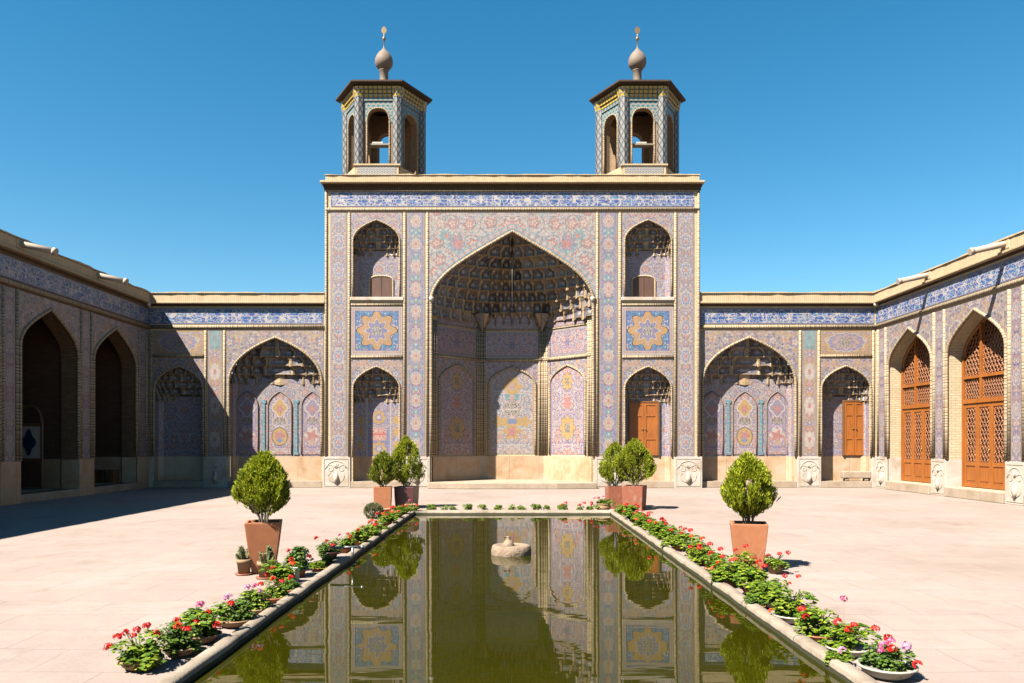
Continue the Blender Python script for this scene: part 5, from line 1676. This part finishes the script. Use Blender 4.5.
# right row, from the near end
geranium(2.66, 5.42, .34, .24, [('pink', -.22, 1.0), ('pink', -.02, 1.15), ('red', -.05, .9), ('lilac', .30, 1.0), ('lilac', .40, .85), ('red', .22, .45), ('red', .48, .35), ('pink', -.25, .78), ('red', .05, 1.15)], 'pink, lilac and red geranium in a wide white bowl nearest on the right', ('bowl', .19, .11, 'white_bowl'), 2, True)
geranium(2.42, 5.62, .20, .16, [('lilac', 0, 1.0)], 'tiny plant with one pale lilac head beside the white bowl on the right', ('bowl', .09, .05, 'white_bowl'), 3)
geranium(2.63, 5.98, .34, .26, [('red', -.25, 1.15), ('red', 0, 1.12), ('red', -.05, .85), ('red', .62, .8)], 'geranium with a clump of crimson heads in a shallow bowl, next beyond the pink-lilac one', ('bowl', .17, .09, 'white_bowl'), 4)
geranium(2.56, 6.42, .34, .32, [('red', -.40, .75), ('red', -.5, 1.0), ('pink', .75, 1.2)], 'yellowish geranium in the right row with one pink head on a long stalk', ('bowl', .14, .08, 'terracotta'), 5)
geranium(2.58, 7.05, .36, .38, [('orange', -.45, .2)], 'tall fresh-green leafy geranium without open blooms in the near right row', ('bowl', .16, .10, 'white_bowl'), 6)
geranium(2.60, 7.72, .42, .34, [('red', .52, .75), ('red', .60, 1.2), ('red', .42, 1.1)], 'broadest leafy geranium of the right row, with three red heads on its right side', ('bowl', .16, .09, 'white_bowl'), 7)
geranium(2.44, 7.62, .20, .18, [('pink', 0, .7)], 'small withered pinkish plant in a dish against the right pool rim', ('bowl', .10, .06, 'terracotta'), 8, True)
geranium(2.66, 8.35, .34, .30, [('red', .15, 1.25), ('red', .30, 1.05), ('red', -.2, .6)], 'leafy geranium with red heads on long stalks in front of the right clay planter', ('bowl', .14, .09, 'terracotta'), 9)
geranium(2.50, 8.85, .36, .32, [('red', -.3, .9), ('red', -.1, 1.1), ('red', .2, .75), ('red', .1, 1.0), ('orange', -.4, .6)], 'geranium thick with red heads against the right pool rim, level with the clay planter', ('plain', .12, .12, 'terracotta'), 10)
geranium(2.86, 9.35, .36, .34, [('red', -.3, 1.05), ('red', .05, 1.25), ('red', -.05, .85), ('red', .35, .7), ('red', -.4, .7)], 'red geranium at the foot of the tall clay planter on the right', ('plain', .13, .14, 'old_terracotta'), 11)
geranium(3.36, 9.72, .30, .26, [('red', -.3, .75), ('red', .10, 1.0), ('red', .52, 1.05)], 'geranium in a pale clay pot standing alone just right of the tall clay planter', ('plain', .11, .19, 'pale_clay'), 12)
geranium(2.55, 9.6, .36, .30, [('red', -.2, 1.0), ('red', .2, 1.2), ('red', .3, .8)], 'geranium with red heads against the right rim, directly left of the tall clay planter', ('plain', .12, .12, 'terracotta'), 13)
names = ['first', 'second', 'third', 'fourth', 'fifth', 'sixth', 'seventh', 'eighth', 'ninth', 'tenth', 'eleventh']
for k, y in enumerate((10.4, 11.1, 11.8, 12.5, 13.2, 13.9, 14.6, 15.3, 16.0, 16.8, 17.6)):
    n = (4, 2, 3, 2, 3, 3, 2, 4, 3, 3, 3)[k]
    geranium(2.58 + .07 * (k % 2), y, .42, .30, auto_blooms(n, ['red', 'red', 'orange'], 80 + k), 'red-headed geranium, %s of eleven beyond the clay planter in the right row' % names[k], ('plain', .11, .10, 'terracotta'), 30 + k, bs=.040)
# two pale urns at the far corners
geranium(-2.36, 18.32, .34, .22, [('pink', -.1, 1.2)], 'pale clay urn with fresh green leaves on the far left corner of the pool rim', ('urn', .17, .24, 'pale_clay'), 2, bs=.040, z=.0, group='pale urns at the far pool corners')
geranium(2.26, 18.55, .46, .30, [('pink', -.5, 1.0), ('pink', .0, 1.15), ('red', -.3, 1.05)], 'pale clay urn with straggling pink-flowered plant behind the far right corner of the pool', ('urn', .18, .24, 'pale_clay'), 4, bs=.040, group='pale urns at the far pool corners')
geranium(-2.86, 17.4, .24, .14, [], 'squat pale clay pot with sparse leaves below the far left planters', ('urn', .17, .20, 'pale_clay'), 1, True)
# low tufts along the far edge
for k in range(13):
    x = -1.95 + k * .325 + grnd.uniform(-.08, .08)
    r_ = ['first', 'second', 'third', 'fourth', 'fifth', 'sixth', 'seventh', 'eighth', 'ninth', 'tenth', 'eleventh', 'twelfth', 'thirteenth'][k]
    t = thing('low_plant', 'low green tuft behind the far pool rim, %s of thirteen from the left' % r_, 'plant', (x, 18.34 + grnd.uniform(0, .1), 0), 0, 'low tufts along the far pool rim')
    s = grnd.uniform(.24, .36)
    put('foliage', GER[k % 5], t, (0, 0, .0), k, (s, s, s * .58))
    if k >= 10:
        for q in range(2): put('flower', BLOOM['red'][q], t, (grnd.uniform(-.12, .12), -.05, .17 + .05 * q), 0, .045)

# grey rounded shrub on the left, cactus pots, and small things on the paving
def fuzz_mesh(seed, n, W, H, L, w):
    rnd = random.Random(seed); mb = MB()
    for i in range(n):
        d = Vector((rnd.gauss(0, 1), rnd.gauss(0, 1), rnd.gauss(.4, .8))).normalized()
        p = Vector((d.x * W / 2 * .8, d.y * W / 2 * .8, H * .45 + d.z * H * .45))
        p.z = max(.02, p.z)
        for q in range(3): blade(mb, p, d + Vector((rnd.gauss(0, .5), rnd.gauss(0, .5), .4 + rnd.gauss(0, .4))), L, w, rnd)
    return mb
t = thing('grey_shrub', 'rounded grey-green shrub on the paving before the far left planters', 'shrub', (-2.98, 16.8, 0))
put('foliage', raw(fuzz_mesh(5, 700, .44, .34, .06, .016), 'foliage', 'grey_leaf'), t)
put('stem', raw(gstem_mesh(9), 'stem', 'bark'), t, (0, 0, 0), 0, .3)
def cactus(x, y, label, seed, r, h, W, H):
    rnd = random.Random(seed)
    t = thing('potted_succulent', label, 'potted succulent', (x, y, 0), 0, 'two small succulent pots')
    put('pot', pot_mesh(r, h, 'plain', 'pale_clay'), t)
    MB().lathe([(0, 0), (r * 1.05, 0), (r * 1.15, .02), (r * 1.1, .022), (0, .012)], (0, 0, -.0), 16).build('saucer', 'old_terracotta', t)
    mb = MB()
    for i in range(13):
        a = rnd.uniform(0, 2 * PI); e = rnd.uniform(.1, .5) * W; hh = H * rnd.uniform(.6, 1.05) * (1 - .5 * e / W)
        px, py = .3 * e * math.cos(a), .3 * e * math.sin(a)
        pts = [(px, py, h * .7), (px + .4 * e * math.cos(a), py + .4 * e * math.sin(a), h * .7 + hh * .5), (e * math.cos(a), e * math.sin(a), h * .7 + hh)]
        mb.tube(pts, [.018, .021, .010], 6)
        for q in range(26):
            tq = rnd.random(); b = Vector(pts[1]).lerp(Vector(pts[2]), tq) if rnd.random() < .6 else Vector(pts[0]).lerp(Vector(pts[1]), tq)
            d = Vector((rnd.gauss(0, 1), rnd.gauss(0, 1), .5))
            blade(mb, b, d, .035, .014, rnd)
    put('stems', raw(mb, 'stems', 'grey_leaf'), t)
    return t
cactus(-3.33, 9.62, 'small pale pot of upright grey-green succulent, left of the tall clay planter', 3, .095, .20, .26, .27)
cactus(-2.98, 9.36, 'small pale pot of upright grey-green succulent, in front of the tall clay planter', 6, .10, .21, .30, .27)

t = thing('painted_tin', 'small square white tin with red swirls by the left pool rim', 'tin', (-2.60, 9.12, 0), R(-12))
MB().box(-.085, .085, -.06, .06, .0, .17).build('body', 'white_paint', t, bevel=.012)
g = G('red_paint', .5); MAT['red_paint'] = g.done((.55, .12, .08))
q = MB()
for rr in (.065, .036): q.tube([(rr * math.cos(a), -.063, .085 + rr * 1.1 * math.sin(a)) for a in [2 * PI * i / 14 for i in range(14)]], .006, 4, closed=True)
q.build('swirl', 'red_paint', t)
t = thing('pool_tap', 'bent steel water pipe standing on the left pool rim', 'water pipe', (-2.12, 10.35, CZ))
MB().tube([(0, 0, -.02), (0, 0, .17)], .017, 8).build('upright', 'steel', t)
MB().tube([(-.30, 0, .165), (.13, 0, .185)], .016, 8).build('crossbar', 'steel', t)
MB().tube([(.128, 0, .20), (.132, 0, .15)], .024, 8).build('valve', 'steel', t)

# fountain in the pool
t = thing('fountain', 'low round stone fountain with a knob and spout in the far part of the pool', 'fountain', (.02, 11.5, -.012))
MB().lathe([(.30, -.3), (.30, .02), (.302, .05), (.285, .125), (.272, .135), (.20, .138), (.19, .125), (.12, .125), (0, .125)], n=28).build('drum', 'fountain_stone', t)
f = MB().lathe([(.088, .12), (.085, .15), (.07, .18), (.045, .205), (.03, .215), (.028, .25), (.032, .265), (0, .27)], (-.045, 0, 0), 16).build('knob', 'fountain_stone', t)
MB().tube([(-.045, 0, .258), (-.085, 0, .260), (-.105, 0, .245)], .011, 6).build('spout', 'dark_glaze', f)
